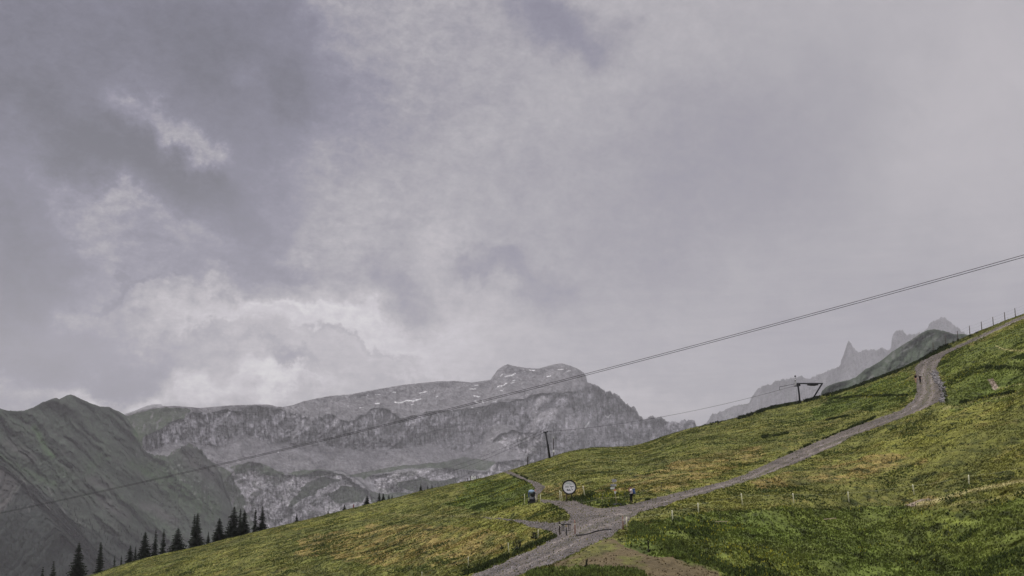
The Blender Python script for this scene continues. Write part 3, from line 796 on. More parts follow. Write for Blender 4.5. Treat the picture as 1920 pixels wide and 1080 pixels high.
# --- dark green mountain on the left
RB = [(-400,800),(-250,720),(-120,740),(-40,760),(0,766),(12,769),(28,771),(45,770),(62,764),(80,754),(100,747),(107,746),(111,748),(118,745),(126,741),(133,740),(142,743),(152,748),(170,756),(188,762),(196,763),(205,763),(211,767),(222,771),(234,778),
 (246,796),(258,812),(264,836),(276,848),(300,856),(320,852),(340,841),(358,835),(374,842),(392,862),(410,880),(420,905),(436,950),(470,985),(520,1012),(580,1060),(640,1100)]
def slopeB(px, py): return np.full(px.shape, 36.0)
FALL = lambda px, py: px * 1.0 - (py - 780) * 0.75
def relB(px, py):
    side = sm(20, 70, px - (py - 900) * 0.9)
    k_ = 0.95 * side - 0.7 * (1 - side)
    wob = fbm(px / 50.0, py / 50.0, 3, 499) * 12
    u = px - (py - 770) * k_ + wob
    wx = fbm(px / 24.0, py / 24.0, 4, 545, 0.6) * 14
    return fbm((u + wx) / 46.0, (py + wx) / 170.0, 3, 531, 0.5, True) * 1.5 + fbm((u + wx * .5) / 15.0, py / 90.0, 4, 537, 0.55, True) * 0.35 + fbm(px / 10.0, py / 9.0, 5, 541, 0.68) * 0.42
def colB(px, py):
    # gullies fall away from the summit ridge towards the lower right; left of the spur to the lower left
    side = sm(20, 70, px - (py - 900) * 0.9)
    k_ = 0.95 * side - 0.7 * (1 - side)
    u = px - (py - 770) * k_
    wob = fbm(px / 50.0, py / 50.0, 3, 499) * 12 + fbm(px / 16.0, py / 14.0, 4, 498, 0.6) * 9
    c = np.ones((len(px), 3)) * np.array([0.046, 0.056, 0.044])[None]
    n = fbm((u + wob) / 9.0, py / 36.0, 5, 501, 0.65); n2 = fbm(px / 6.0, py / 6.0, 5, 507, 0.7)
    c *= (1 + 0.40 * n + 0.30 * n2)[:, None]
    gm = sm(-0.05, 0.35, fbm((u + wob) / 22.0, py / 60.0, 4, 511, 0.6))
    for pts, w in (([(60,890),(110,905),(150,920),(240,960),(340,1015)], 12), ([(160,780),(185,815),(215,845)], 5), ([(110,880),(150,900),(200,915)], 20), ([(205,922),(250,950),(330,1000)], 7), ([(200,850),(170,880)], 14),
                   ([(0,855),(50,885),(100,905)], 6), ([(290,870),(330,915),(400,960)], 22), ([(250,870),(300,900)], 9), ([(60,800),(90,850)], 6), ([(300,790),(262,820)], 10)):
        gm = np.maximum(gm * 0.75, np.exp(-(segdist(px + wob, py + wob * .6, pts) / w) ** 2))
    c = mixk(c, (0.054, 0.112, 0.028), gm * 0.9)
    c *= (1 + 0.8 * fbm(px / 2.6, py / 2.6, 3, 513, 0.7))[:, None]
    br = sm(0.12, 0.40, fbm((u + wob) / 7.0, py / 24.0, 5, 517, 0.65)) * 0.35
    for pts, w in (([(178,900),(208,914)], 9), ([(195,935),(240,968)], 10), ([(272,948),(300,960),(332,978)], 8), ([(60,860),(20,830)], 9), ([(350,850),(372,870),(395,890)], 16)):
        br = np.maximum(br, np.exp(-(segdist(px + wob, py, pts) / w) ** 2) * 0.75)
    c = mixk(c, (0.090, 0.082, 0.083), br)
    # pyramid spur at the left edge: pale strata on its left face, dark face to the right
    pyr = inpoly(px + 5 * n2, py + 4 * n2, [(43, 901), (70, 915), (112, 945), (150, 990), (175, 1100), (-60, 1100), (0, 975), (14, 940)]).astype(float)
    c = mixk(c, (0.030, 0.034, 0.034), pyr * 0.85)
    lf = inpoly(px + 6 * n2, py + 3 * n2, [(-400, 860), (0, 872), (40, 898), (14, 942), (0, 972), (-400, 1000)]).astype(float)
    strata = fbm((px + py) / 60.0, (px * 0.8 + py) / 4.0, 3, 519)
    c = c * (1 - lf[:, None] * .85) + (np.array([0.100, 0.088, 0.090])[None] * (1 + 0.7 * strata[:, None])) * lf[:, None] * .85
    for pts, w in (([(44,902),(30,922),(8,955)], 1.6), ([(46,902),(60,935),(66,950)], 1.2), ([(84,943),(100,965),(108,985)], 1.1), ([(36,968),(45,977)], 1.0), ([(140,972),(152,982)], 1.1), ([(115,950),(122,962)], 1.1), ([(52,948),(56,965),(70,990)], .9),
                   ([(160,985),(166,1000)], 1), ([(90,915),(97,927)], 1.6), ([(60,925),(64,938)], 1.2)):
        d = segdist(px + 2 * n2, py, pts)
        c = mixk(c, (0.20, 0.185, 0.185), np.exp(-(d / w) ** 2) * 0.65)
    # pale boulders under the cliff
    bo = sm(0.36, 0.46, fbm(px / 4.5, py / 3.0, 3, 523, 0.6)) * np.exp(-(segdist(px, py, [(270,850),(320,865),(350,900),(400,940)]) / 22.0) ** 2)
    c = mixk(c, (0.24, 0.23, 0.23), bo * 0.8)
    fo = inpoly(px + 20 * n2, py + 10 * n2, [(-400, 985), (40, 960), (90, 960), (150, 985), (220, 1010), (290, 1040), (300, 1200), (-400, 1200)]).astype(float)
    c = mixk(c, (0.018, 0.024, 0.021), fo * 0.8)
    return np.clip(c * np.array([0.74, 0.79, 0.74])[None], 0.008, 0.9)
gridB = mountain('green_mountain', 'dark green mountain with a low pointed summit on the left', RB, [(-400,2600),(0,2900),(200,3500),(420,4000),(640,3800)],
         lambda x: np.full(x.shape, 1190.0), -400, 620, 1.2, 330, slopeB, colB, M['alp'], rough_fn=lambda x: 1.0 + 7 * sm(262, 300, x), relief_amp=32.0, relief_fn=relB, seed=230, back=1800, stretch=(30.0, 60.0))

# --- pale summit far behind the saddle
mountain('distant_peak', 'faint pale summit showing behind the saddle of the left ridge', [(180,800),(234,776),(255,769),(268,764),(276,760),(290,758),(303,758),(306,762),(330,775),(360,790)], [(180,14000),(360,14000)],
         830, 180, 360, 2.0, 30, lambda x, y: np.full(x.shape, 38.0), lambda x, y: np.ones((len(x), 3)) * np.array([0.16, 0.155, 0.16])[None], M['rock'], rough_px=0.6, relief_amp=60, seed=240)

# --- needles and towers on the right
RD = [(1240,850),(1300,805),(1324,795),(1330,784),(1335,778),(1350,772),(1370,763),(1390,760),(1405,757),(1407,750),(1411,743),(1416,733),(1425,726),(1435,722),(1448,720),(1455,714),(1465,711),(1480,711),(1490,707),(1498,704),(1505,705),(1512,710),(1518,709),
 (1530,705),(1535,701),(1545,699),(1560,692),(1572,688),(1577,684),(1577,676),(1580,669),(1583,660),(1585,652),(1589,641),(1592,638),(1596,644),(1600,652),(1605,657),(1612,661),(1622,657),(1640,655),(1655,653),(1668,656),(1671,648),(1672,636),(1674,628),(1680,621),(1687,618),
 (1693,620),(1697,625),(1702,628),(1712,627),(1730,623),(1740,614),(1742,607),(1750,602),(1762,597),(1770,596),(1777,599),(1785,607),(1797,613),(1803,621),(1830,640),(1900,680)]
def colD(px, py):
    c = np.array([0.15, 0.145, 0.15])[None] * (1 + 0.8 * fbm(px / 4.0, py / 7.0, 5, 601, 0.65)[:, None] + 0.2 * fbm((px + py) / 20.0, py / 9.0, 3, 607)[:, None])
    c = mixk(c, (0.07, 0.085, 0.06), sm(0.2, 0.45, fbm(px / 20.0, py / 14.0, 4, 611)) * 0.5 * sm(650, 720, py))
    return c
mountain('needle_mountain', 'pale hazy rock needles and towers rising behind the right slope', RD, [(1240,13500),(1900,13500)], lambda x: np.minimum(YS(x) + 25, 860), 1240, 1900, 1.2, 150,
         lambda x, y: np.full(x.shape, 58.0), colD, M['rock'], rough_px=5.0, relief_amp=120, seed=250, back=2500)

# --- green shoulder hill in front of the needles
RE = [(1440,790),(1500,765),(1537,745),(1541,733),(1550,725),(1565,718),(1590,713),(1605,707),(1620,694),(1650,678),(1672,660),(1690,648),(1710,636),(1730,623),(1742,618),(1752,617),(1768,620),(1780,623),(1792,627),(1805,626),(1825,629),(1850,640),(2000,640),(2200,600)]
def colE(px, py):
    c = np.array([0.048, 0.066, 0.040])[None] * (1 + 0.3 * fbm(px / 10.0, py / 7.0, 5, 701, 0.6)[:, None])
    c = mixk(c, (0.13, 0.13, 0.12), sm(0.18, 0.4, fbm(px / 9.0, py / 6.0, 5, 707, 0.65) + 0.15 * np.exp(-((px - 1765) / 40.0) ** 2 - ((py - 635) / 12.0) ** 2)) * 0.7)
    for pts in ([(1690,660),(1700,655),(1708,652)], [(1738,632),(1752,625)]):
        c = mixk(c, (0.2, 0.2, 0.19), np.exp(-(segdist(px, py, pts) / 1.5) ** 2) * 0.8)
    return c
mountain('green_hill', 'rounded dark green shoulder in front of the rock needles', RE, [(1440,2600),(1800,2600),(2200,2500)], lambda x: np.minimum(YS(x) + 25, 860), 1440, 2200, 1.5, 110,
         lambda x, y: np.full(x.shape, 38.0), colE, M['alp'], rough_px=0.9, relief_amp=26, seed=260, back=900)

# --- valley floor that closes the land below the mountains
vx = np.linspace(-9000, 9000, 60); vy = np.linspace(300, 15000, 60)
VX, VY = np.meshgrid(vx, vy)
VZ = -620 + 60 * fbm(VX / 1500, VY / 1500, 4, 801)
ii = np.arange(3600).reshape(60, 60)
q = np.stack([ii[:-1, :-1], ii[:-1, 1:], ii[1:, 1:], ii[1:, :-1]], -1).reshape(-1, 4)
tag(mesh_np('valley', np.stack([VX, VY, VZ], -1).reshape(-1, 3), q, M['alp'], np.ones((3600, 3)) * np.array([0.035, 0.045, 0.03])[None]), 'dark wooded valley floor below the mountains', kind='structure')

# ---- far wood on the foot of the green mountain
xsB, pyB, frB = gridB
n = 2600
ixs = rng.integers(0, len(xsB) - 1, n * 6); iys = rng.integers(0, pyB.shape[0] - 1, n * 6)
tx = xsB[ixs]; ty = pyB[iys, ixs]
ok = inpoly(tx + 25 * fbm(tx / 20, ty / 20, 3, 811), ty, [(-200, 985), (30, 930), (90, 930), (150, 955), (230, 985), (300, 1010), (340, 1020), (380, 1100), (-200, 1180)]) & (tx > -150)
line = segdist(tx, ty, [(125,944),(165,955),(210,975),(260,1000),(320,1030)]) < 8
dens_t = np.where(line, 0.5, 0.25 + 0.75 * sm(960, 1020, ty))
ok &= (rng.random(len(tx)) < dens_t)
sel = np.nonzero(ok)[0][:n]
P = frB[iys[sel], ixs[sel]]
hv = 5 + 7 * rng.random(len(P))
VV = []; FF = []
for (z0, z1, rr) in ((0.05, 0.55, 0.20), (0.35, 0.8, 0.14), (0.6, 1.0, 0.09)):
    ang = rng.random(len(P)) * 6.28
    ring = [P + np.stack([np.cos(ang + k * 1.2566) * rr * hv, np.sin(ang + k * 1.2566) * rr * hv, z0 * hv], 1) for k in range(5)]
    ap = P + np.stack([0 * hv, 0 * hv, z1 * hv], 1)
    for k in range(5):
        VV.append(np.stack([ring[k], ring[(k + 1) % 5], ap], 1))
VV = np.concatenate(VV).reshape(-1, 3)
tag(mesh_np('forest', VV, np.arange(len(VV)).reshape(-1, 3), M['spruce'], smooth=False), 'dark conifer wood on the foot of the green mountain', 'forest', kind='stuff')

# ------------------------------------------------------------------ spruces
def spruce_meshes(seed, h=10.0, w=1.9, gap=0.0):
    r = random.Random(seed)
    tr = MB()
    tr.tube([(0, 0, -1.5), (0.02, 0, h * .3), (0, 0.03, h * .7), (0, 0, h * .97)], [0.17, 0.13, 0.06, 0.015], 7)
    cr_ = MB()
    z = h * 0.06
    while z < h * 0.985:
        f = 1 - z / h
        R = w * (f ** 0.80) * r.uniform(0.75, 1.15) + 0.07
        nbr = max(6, int(7 + 8 * f))
        a0 = r.random() * 6.28
        for b in range(nbr):
            if r.random() < 0.08 + gap: continue
            a = a0 + b * 6.283 / nbr + r.uniform(-.25, .25)
            L_ = R * r.uniform(0.65, 1.18)
            dr = L_ * r.uniform(0.15, 0.45)
            ca, sa = math.cos(a), math.sin(a)
            # a drooping bough hung with ragged sprays
            seg = 4
            for s_ in range(seg):
                t0, t1 = s_ / seg, (s_ + 1) / seg
                c0 = Vector((ca * L_ * t0, sa * L_ * t0, z - dr * t0 * t0)); c1 = Vector((ca * L_ * t1, sa * L_ * t1, z - dr * t1 * t1 + (0.1 * L_ if s_ == seg - 1 else 0)))
                ww = (0.30 + 0.16 * L_) * (1.15 - t0 * 0.8)
                pp = Vector((-sa, ca, 0))
                j1, j2 = r.uniform(.6, 1.3), r.uniform(.6, 1.3)
                cr_.add([c0, c1, c0 + pp * ww * j1 + Vector((0, 0, -ww * .55))], [(0, 1, 2)])
                cr_.add([c0, c1, c0 - pp * ww * j2 + Vector((0, 0, -ww * .55))], [(0, 1, 2)])
                cr_.add([c0, c1, (c0 + c1) / 2 + Vector((r.uniform(-.1, .1), r.uniform(-.1, .1), -ww * r.uniform(.7, 1.3)))], [(0, 1, 2)])
        z += h * 0.030 * r.uniform(0.75, 1.25)
    cr_.add([(-.05, 0, h * .95), (.05, 0, h * .95), (0, 0, h * 1.01)], [(0, 1, 2)])
    return tr, cr_
protos = []
def make_spruce(seed, w, gap):
    root = empty('spruce_tree', (0, 0, 0))
    a, b = spruce_meshes(seed, 10.0, w, gap)
    a.build('trunk', M['bark'], root); b.build('crown', M['spruce'], root)
    return root
SPR = [make_spruce(1, 2.0, 0.0), make_spruce(2, 1.7, 0.1), make_spruce(3, 2.3, 0.05), make_spruce(4, 1.5, 0.15)]
used = set()
def copy_tree(o, parent=None):
    c_ = o.copy(); COL.objects.link(c_); c_.parent = parent
    for ch in list(o.children): copy_tree(ch, c_)
    return c_
TREES = [ # px, top, distance behind crest, width in px, proto, label
 (78,1058,30,22,1,'spruce at the lower left corner, leftmost of all the spruces'),
 (98,1050,22,22,2,'short spruce just left of the tall bushy one in the lower left corner'),
 (144,1015,12,36,0,'tall bushy spruce in the lower left corner, nearest the bottom left edge'),
 (186,1013,14,26,1,'slim tall spruce standing alone right of the corner spruce'),
 (214,1040,22,15,3,'small thin spruce, left one of the low pair between two taller groups'),
 (227,1039,22,15,1,'small thin spruce, right one of the low pair between two taller groups'),
 (243,1022,10,20,2,'low pointed spruce at the left foot of the broad spruce group'),
 (253,1024,12,13,3,'narrow low spruce squeezed against the left side of a broad spruce'),
 (270,995,10,29,0,'broad dense spruce at the left end of a row of three'),
 (290,991,12,20,1,'middle spruce of the row of three, ragged at the sides'),
 (305,990,14,18,3,'slim spruce at the right end of the row of three'),
 (332,989,8,32,2,'wide cone shaped spruce standing alone below the ragged tall one'),
 (362,962,14,22,3,'left stem of the tall twin spruce, slightly lower top'),
 (368,960,8,33,1,'tall ragged twin spruce with wide lower boughs'),
 (390,996,5,9,3,'tiny thin spruce between the ragged tall spruce and a dense one'),
 (410,970,8,27,0,'dense medium spruce left of the tallest close group'),
 (437,949,8,32,2,'tallest broad spruce leading the close group of three'),
 (449,951,12,18,1,'narrow spruce in the middle of the close group of three'),
 (457,954,8,24,0,'spruce on the right of the close group of three, drooping boughs'),
 (478,951,12,16,3,'slim left spruce of the pair at the right end of the big trees'),
 (491,948,6,24,1,'right spruce of the pair at the right end of the big trees'),
 (556,962,7,9,3,'small lone spruce on the crest, halfway to the red clad figure'),
 (615,957,6,6,0,'very small spruce poking over the crest left of the red clad figure'),
 (646,945,5,8,0,'small pointed spruce just left of the red clad figure'),
 (688,928,5,13,2,'bushy small spruce standing alone right of the red clad figure'),
 (711,923,6,12,1,'left and largest of four little spruces on the crest'),
 (718.5,923,6,8,0,'second of the four little spruces on the crest, slim and close to the first'),
 (729,927,6,8,3,'third of the four little spruces, low and ragged'),
 (735,926,6,5,0,'thin last spruce at the right of the four little ones'),
 (789,908,5,7,2,'leftmost and largest of the last three tiny spruces on the crest'),
 (802,909,5,5,1,'middle of the last three tiny spruces on the crest'),
 (810,909,5,4,0,'rightmost tiny spruce, nearest the white information board'),
]
for (tx_, ty_, u, wp, pr, lab) in TREES:
    X, Y, Z = back_point(tx_, u)
    ztop = CZ + ray(tx_, ty_)[1] * float(Y)
    h = ztop - float(Z)
    src = SPR[pr]
    if pr in used: o = copy_tree(src)
    else: o = src; used.add(pr)
    o.location = (float(X), float(Y), float(Z))
    wsc = 1.12 * (wp / F * float(Y) / 2) / (1.75 if pr != 3 else 1.4)
    o.scale = (wsc, wsc, h / 10.0)
    o.rotation_euler = (0, 0, random.Random(tx_).random() * 6.28)
    tag(o, lab, 'spruce', 'spruces along the crest')

# ------------------------------------------------------------------ cables
def gp(px, py):
    X, Y, Z = g_point(np.array([float(px)]), np.array([float(py)]))
    return Vector((float(X[0]), float(Y[0]), float(Z[0])))
def pt(px, py, d):
    rx, rz = ray(px, py)
    return Vector((float(rx * d), float(d), float(CZ + rz * d)))
def cable(pix, name, label, rad, group=None, n=60, mat_='cable', cat='cable'):
    """pix = (px, py, depth) supports; a smooth curve through them"""
    pts = [pt(*p) for p in pix]
    ts = np.linspace(0, len(pts) - 1, n)
    A_ = np.array([list(p) for p in pts])
    X = A_[:, 0]
    xs = np.linspace(X[0], X[-1], n)
    yv = np.poly1d(np.polyfit(X, A_[:, 1], 1))(xs)
    deg = min(3, len(pts) - 1)
    zv = np.poly1d(np.polyfit(X, A_[:, 2], deg))(xs)
    o = MB().tube([(a, b, c_) for a, b, c_ in zip(xs, yv, zv)], rad, 6).build(name, M[mat_], None, True)
    return tag(o, label, cat, group)
# the aerial cableway: depth grows to the left
def dcab(px):
    xr = ray(px, 720)[0]
    # straight in plan: from (x=+70,y=140) to (x=-150,y=300)
    x0, y0, x1, y1 = 66.0, 140.0, -150.0, 300.0
    # point on the plan line where x = xr*y
    k = (xr * y0 - x0) / ((x1 - x0) - xr * (y1 - y0))
    return y0 + k * (y1 - y0)
CP = [(-250,1018),(0,963),(350,885),(480,853),(880,756),(1100,696),(1340,640),(1640,558),(1920,479),(2250,380)]
CP = [(-250,1014),(0,962),(175,924),(350,885),(480,852),(800,775),(880,755),(1100,699),(1340,638),(1640,560),(1760,523),(1920,478.5),(2200,397)]
cable([(x, y, dcab(x)) for x, y in CP], 'lift_cable', 'upper of the two parallel dark ropeway cables crossing the whole view', 0.041)
def sepn(x): return 1.2 + 3.0 * (x + 250) / 2170
cable([(x, y + sepn(x), dcab(x)) for x, y in CP], 'lift_cable', 'lower of the two parallel dark ropeway cables crossing the whole view', 0.041)

# ------------------------------------------------------------------ surface lift: tower, rope, top frame
def orient(px_base, py_base, px_top, py_top, d):
    return pt(px_base, py_base, d), pt(px_top, py_top, d)
# leaning lift tower
dT = float(DD(1031.0)) + 2
pb, ptp = orient(1032, 861, 1023, 810.5, dT)
root = tag(empty('lift_tower', pb), 'black leaning tee bar lift tower with short crossarm on the crest', 'lift tower')
def loc(p): return Vector(p) - pb
top = ptp - pb
MB().tube([(0, 0, -0.8), top * .5, top], [0.30, 0.24, 0.18], 10).build('mast', M['black_steel'], root, True)
MB().tube([(-0.1, 0, -0.3), (0.15, 0, 0.25)], [0.42, 0.30], 10).build('foot', M['black_steel'], root, True)
ca = MB(); ca.box(top + Vector((0.0, 0, 0.02)), (1.15, 0.35, 0.22), Matrix.Rotation(0.14, 3, 'Y').transposed() if False else Matrix.Rotation(-0.14, 3, 'Y'), 0.03)
ca.build('crossarm', M['black_steel'], root)
for sx in (-0.42, 0.48):
    sh = MB(); sh.tube([top + Vector((sx, -0.12, 0.10 + sx * .14)), top + Vector((sx, 0.12, 0.10 + sx * .14))], 0.16, 12)
    sh.build('sheave', M['black_steel'], root, True)
ld = MB()
l0, l1 = loc(pt(1036.5, 860, dT)), loc(pt(1027.5, 817, dT))
ld.tube([l0, l1], 0.035, 6); ld.tube([l0 + Vector((0.18, 0, 0)), l1 + Vector((0.18, 0, 0))], 0.035, 6)
for i in range(1, 17):
    a = l0.lerp(l1, i / 17); ld.tube([a, a + Vector((0.18, 0, 0))], 0.018, 5)
ld.build('ladder', M['steel'], root)
# snow lance beside it
pb2 = pt(1038.5, 859, dT + 1)
root = tag(empty('snow_lance', pb2), 'slender grey snowmaking lance with white box, right of the leaning lift tower', 'snow lance')
tp = pt(1037.5, 820, dT + 1) - pb2
MB().tube([(0, 0, -.6), tp * .25, tp * .26, tp], [0.09, 0.09, 0.10, 0.085], 8)  .build('pole', M['wood_dark'], root, True)
MB().box(tp * .34, (0.46, 0.34, 0.62), None, 0.04).build('valve_box', M['white'], root)
MB().tube([tp * .95, tp * 1.02], [0.11, 0.12], 10).build('nozzle_head', M['plate_pale'], root, True)
# plain post on the crest
pb3 = pt(989.5, 873, float(DD(989.5)) + 4)
root = tag(empty('marker_post', pb3), 'plain dark wooden post standing alone on the crest left of the lift tower', 'post')
MB().tube([(0, 0, -.6), (0, 0, 2.05), (0, 0, 2.15)], [0.12, 0.11, 0.09], 8).build('post', M['wood_dark'], root, True)
MB().box((0, 0, 2.18), (0.26, 0.26, 0.05), None, 0.012).build('cap', M['wood_grey'], root)

# top frame of the lift
dF = float(DD(1498.0)) + 1
pb4 = pt(1499, 755, dF)
L4 = lambda x, y, dz=0.0: pt(x, y, dF + dz) - pb4
root = tag(empty('ski_lift_station', pb4), 'black steel lift end frame with sloping strut and hanging drive unit on the crest', 'lift station')
MB().tube([L4(1500, 758), L4(1498.5, 740), L4(1496, 720)], [0.20, 0.19, 0.22], 10).build('upright', M['black_steel'], root, True)
MB().tube([L4(1525, 746), L4(1541, 720)], [0.15, 0.19], 10).build('strut', M['black_steel'], root, True)
MB().box((L4(1494, 719) + L4(1543, 719)) / 2, ((L4(1543, 719) - L4(1494, 719)).length, 0.34, 0.26), None, 0.03).build('beam', M['black_steel'], root)
dr = MB(); c0 = L4(1524, 721.2)
w_ = (L4(1534, 721) - L4(1513, 721)).length
dr.tube([c0 + Vector((0, 0, 0.10)), c0 + Vector((0, 0, -0.14)), c0 + Vector((0, 0, -0.26))], [w_ / 2, w_ / 2 * .96, w_ / 2 * .45], 20)
dr.build('bullwheel', M['black_steel'], root, True)
MB().box(L4(1497, 721.5), (0.85, 0.4, 0.55), None, 0.04).build('cross_head', M['black_steel'], root)
MB().box(L4(1491.5, 724), (0.75, 0.3, 0.16), None, 0.03).build('bracket', M['black_steel'], root)
MB().tube([L4(1494.5, 756), L4(1493.5, 727)], 0.035, 6).build('guy_rod', M['steel'], root, True)
mp = MB(); mp.tube([L4(1491.6, 722), L4(1490.8, 704)], 0.07, 8)
mp.build('signal_mast', M['white'], root, True)
for (yy, rr) in ((705.5, 0.20), (709, 0.10), (714, 0.13)):
    MB().ball(L4(1491, yy, -0.1), (rr, rr * .8, rr * 1.1), 12, 8).build('lamp_housing', M['black_steel'], root, True)
g_ = MB(); a0, a1 = L4(1461.5, 725.5), L4(1492, 719.5)
g_.tube([a0, a1], 0.05, 8); g_.tube([a0, L4(1461.2, 730)], 0.045, 6); g_.tube([L4(1461.2, 730), L4(1463, 732)], 0.045, 6)
g_.build('rope_guide', M['black_steel'], root, True)
# ropes: tower to frame, tower down to the left
pA = pt(1027, 809.5, dT); pB_ = pt(1493, 722.5, dF)
def rope(p0, p1, sag, rad, label, n=30):
    pts = []
    for i in range(n + 1):
        s = i / n; p = p0.lerp(p1, s); p = p - Vector((0, 0, sag * 4 * s * (1 - s))); pts.append(p)
    return tag(MB().tube(pts, rad, 5).build('lift_rope', M['cable'], None, True), label, 'rope')
rope(pA, pB_, 1.5, 0.032, 'thin lift rope sagging between the leaning tower and the black end frame')
rope(pt(1020, 811, dT), pt(700, 905, 520), 4.0, 0.036, 'thin lift rope running downhill to the left from the leaning tower')
rope(pt(1020, 806, dT), pt(700, 893, 520), 4.0, 0.030, 'fainter upper lift rope going down left behind the leaning tower')

# ------------------------------------------------------------------ fences
def stick(px, top, bot, lean_px=0.0):
    b = gp(px + lean_px, bot)
    h = (bot - top) / F * b.y / CT
    return b, h
def fence(posts, name, label, rad, pmat, wires, wmat, wrad, cat='fence', square=False, extra=0):
    b0 = None; tops = []
    items = []
    for p in posts:
        b, h = stick(p[0], p[1], p[2]); items.append((b, h, (p[3] if len(p) > 3 else 0)))
    root = tag(empty(name, items[len(items) // 2][0]), label, cat)
    o0 = Vector(root.location)
    for b, h, ln in items:
        t_ = b - o0 + Vector((ln * h, 0, h))
        MB().tube([b - o0 + Vector((0, 0, -.35)), b - o0 + (t_ - (b - o0)) * .9, t_], [rad, rad, rad * .55], 7).build('post', M[pmat], root, True)
    for f in wires:
        mb = MB()
        for (b1, h1, l1_), (b2, h2, l2_) in zip(items[:-1], items[1:]):
            q1 = b1 - o0 + Vector((l1_ * h1, 0, h1)) * f; q2 = b2 - o0 + Vector((l2_ * h2, 0, h2)) * f
            pts = [q1.lerp(q2, s / 6) - Vector((0, 0, 0.10 * 4 * (s / 6) * (1 - s / 6))) for s in range(7)]
            mb.tube(pts, wrad, 5, False)
        mb.build('wire', M[wmat], root, True)
    return root
fence([(1750,641,657),(1773.3,626,648),(1796,620,637),(1818.7,611,628),(1841,602.5,620),(1862.6,594,611),(1884.5,585,602),(1904,577,594),(1926,568,585),(1950,557,575)],
      'wire_fence', 'grey post and wire fence along the outer edge of the uppermost path', 0.075, 'wood_grey', (0.95, 0.62, 0.3), 'steel', 0.009)
fence([(1175,970,988,.0),(1262,958,977,-.08),(1310,943,962,-.05),(1393,927,948,-.12),(1489,925,943,-.1),(1592,922,941,-.06),(1715,908,927,-.14),(1817,891,909,.02),(1930,872,890,0)],
      'tape_fence', 'pasture fence of pale stakes and thin tape crossing the meadow below the path', 0.055, 'pale_stake', (0.88,), 'snow_tape', 0.008)
fence([(1090,936,950,0),(1130,926,944,0),(1172,922,940,0),(1206,914,930,0),(1240,905,921,0)], 'tape_fence', 'short length of pasture tape behind the yellow signpost and hiker', 0.018, 'wood_grey', (0.6,), 'snow_tape', 0.009)
fence([(1008.5,993,1009,.05),(955.5,1018,1038,-.15),(878,1044,1061,0),(791,1072,1086,0)], 'tape_fence', 'pasture fence of pale stakes below the left edge of the lower path', 0.032, 'pale_stake', (0.85,), 'wood_grey', 0.005)
for (px_, tp_, bt_, ln, lab) in ((1098, 911, 931, -.22, 'leaning pale stake standing right of the round board'),
        (1050.5, 920, 939, -.04, 'thick pale stake, left one of the three beside the round board'), (1055, 922, 939, -.15, 'leaning pale stake, middle one of the three beside the round board'),
        (1061.5, 922, 938.5, 0, 'thin pale stake at the foot of the round board, right one of three')):
    b, h = stick(px_, tp_, bt_)
    r_ = tag(empty('fence_stake', b), lab, 'stake', 'stakes beside the round board')
    MB().tube([(0, 0, -.3), (ln * h, 0, h * .9), (ln * h * 1.1, 0, h)], [0.05, 0.05, 0.03], 7).build('stake', M['pale_stake' if ln else 'wood_light'], r_, True)
    MB().tube([(ln * h * .8, 0, h * .8), (ln * h * .85, 0, h * .84)], 0.062, 7).build('band', M['wood_light'], r_, True)
# frame of stakes round the snow gun
fence([(983.5,928,947),(991.5,925,947),(1006,927,942,-.15),(1013.5,927,943)], 'stake_barrier', 'four white stakes with tape guarding the snow gun', 0.04, 'pale_stake', (0.55, ), 'snow_tape', 0.012, 'barrier')

# ------------------------------------------------------------------ snow gun
b = gp(998.5, 944)
root = tag(empty('snow_gun', b, 0.0), 'black and blue grey fan snow gun parked between white stakes', 'snow gun')
sz = b.y / F
W = 17 * sz; H = 24 * sz
MB().box((0, 0, .10), (W * .92, 1.0, .12), None, .03).build('skid_frame', M['black_steel'], root)
for sx in (-1, 1):
    MB().tube([(sx * W * .42, -.35, .18), (sx * W * .42 + sx * .12, -.35, .18)], 0.19, 16).build('wheel', M['rubber'], root, True)
MB().tube([(-W * .38, -.2, .1), (-W * .18, 0, H * .5)], .05, 8).build('leg', M['black_steel'], root, True)
MB().tube([(W * .38, -.2, .1), (W * .18, 0, H * .5)], .05, 8).build('leg', M['black_steel'], root, True)
MB().tube([(0, .45, .1), (0, .1, H * .5)], .05, 8).build('leg', M['black_steel'], root, True)
MB().box((0, 0, H * .22), (W * .55, .6, H * .22), None, .03).build('pump_box', M['black_steel'], root)
MB().box((-W * .04, -.34, H * .43), (W * .52, .12, H * .22), None, .02).build('control_panel', M['lilac_panel'], root)
MB().box((W * .14, -.415, H * .40), (W * .14, .03, H * .09), None, .004).build('display', M['print_dark'], root)
ba = MB(); ba.tube([(W * .04, -.55, H * .70), (W * .04, -.50, H * .70), (W * .03, .05, H * .70), (0, .55, H * .66)], [W * .29, W * .32, W * .30, W * .24], 20)
ba.build('barrel', M['black_steel'], root, True)
ri = MB()
ri.tube([(W * .04 + math.cos(k * math.tau / 24) * W * .31, -.57, H * .68 + math.sin(k * math.tau / 24) * W * .31) for k in range(25)], .022, 6)
ri.build('nozzle_ring', M['steel'], root)
cv = MB()
cv.ball((-W * .12, -.2, H * .87), (W * .34, .50, H * .16), 14, 8, 0.12, random.Random(3)); cv.build('cover', M['blue_cover'], root, True)
MB().box((-W * .40, -.1, H * .62), (W * .12, .3, H * .34), None, .03).build('side_hood', M['blue_pack'], root)
MB().box((W * .30, -.2, H * .97), (W * .06, .05, H * .14), None, .01).build('tag_plate', M['plate_red'], root)

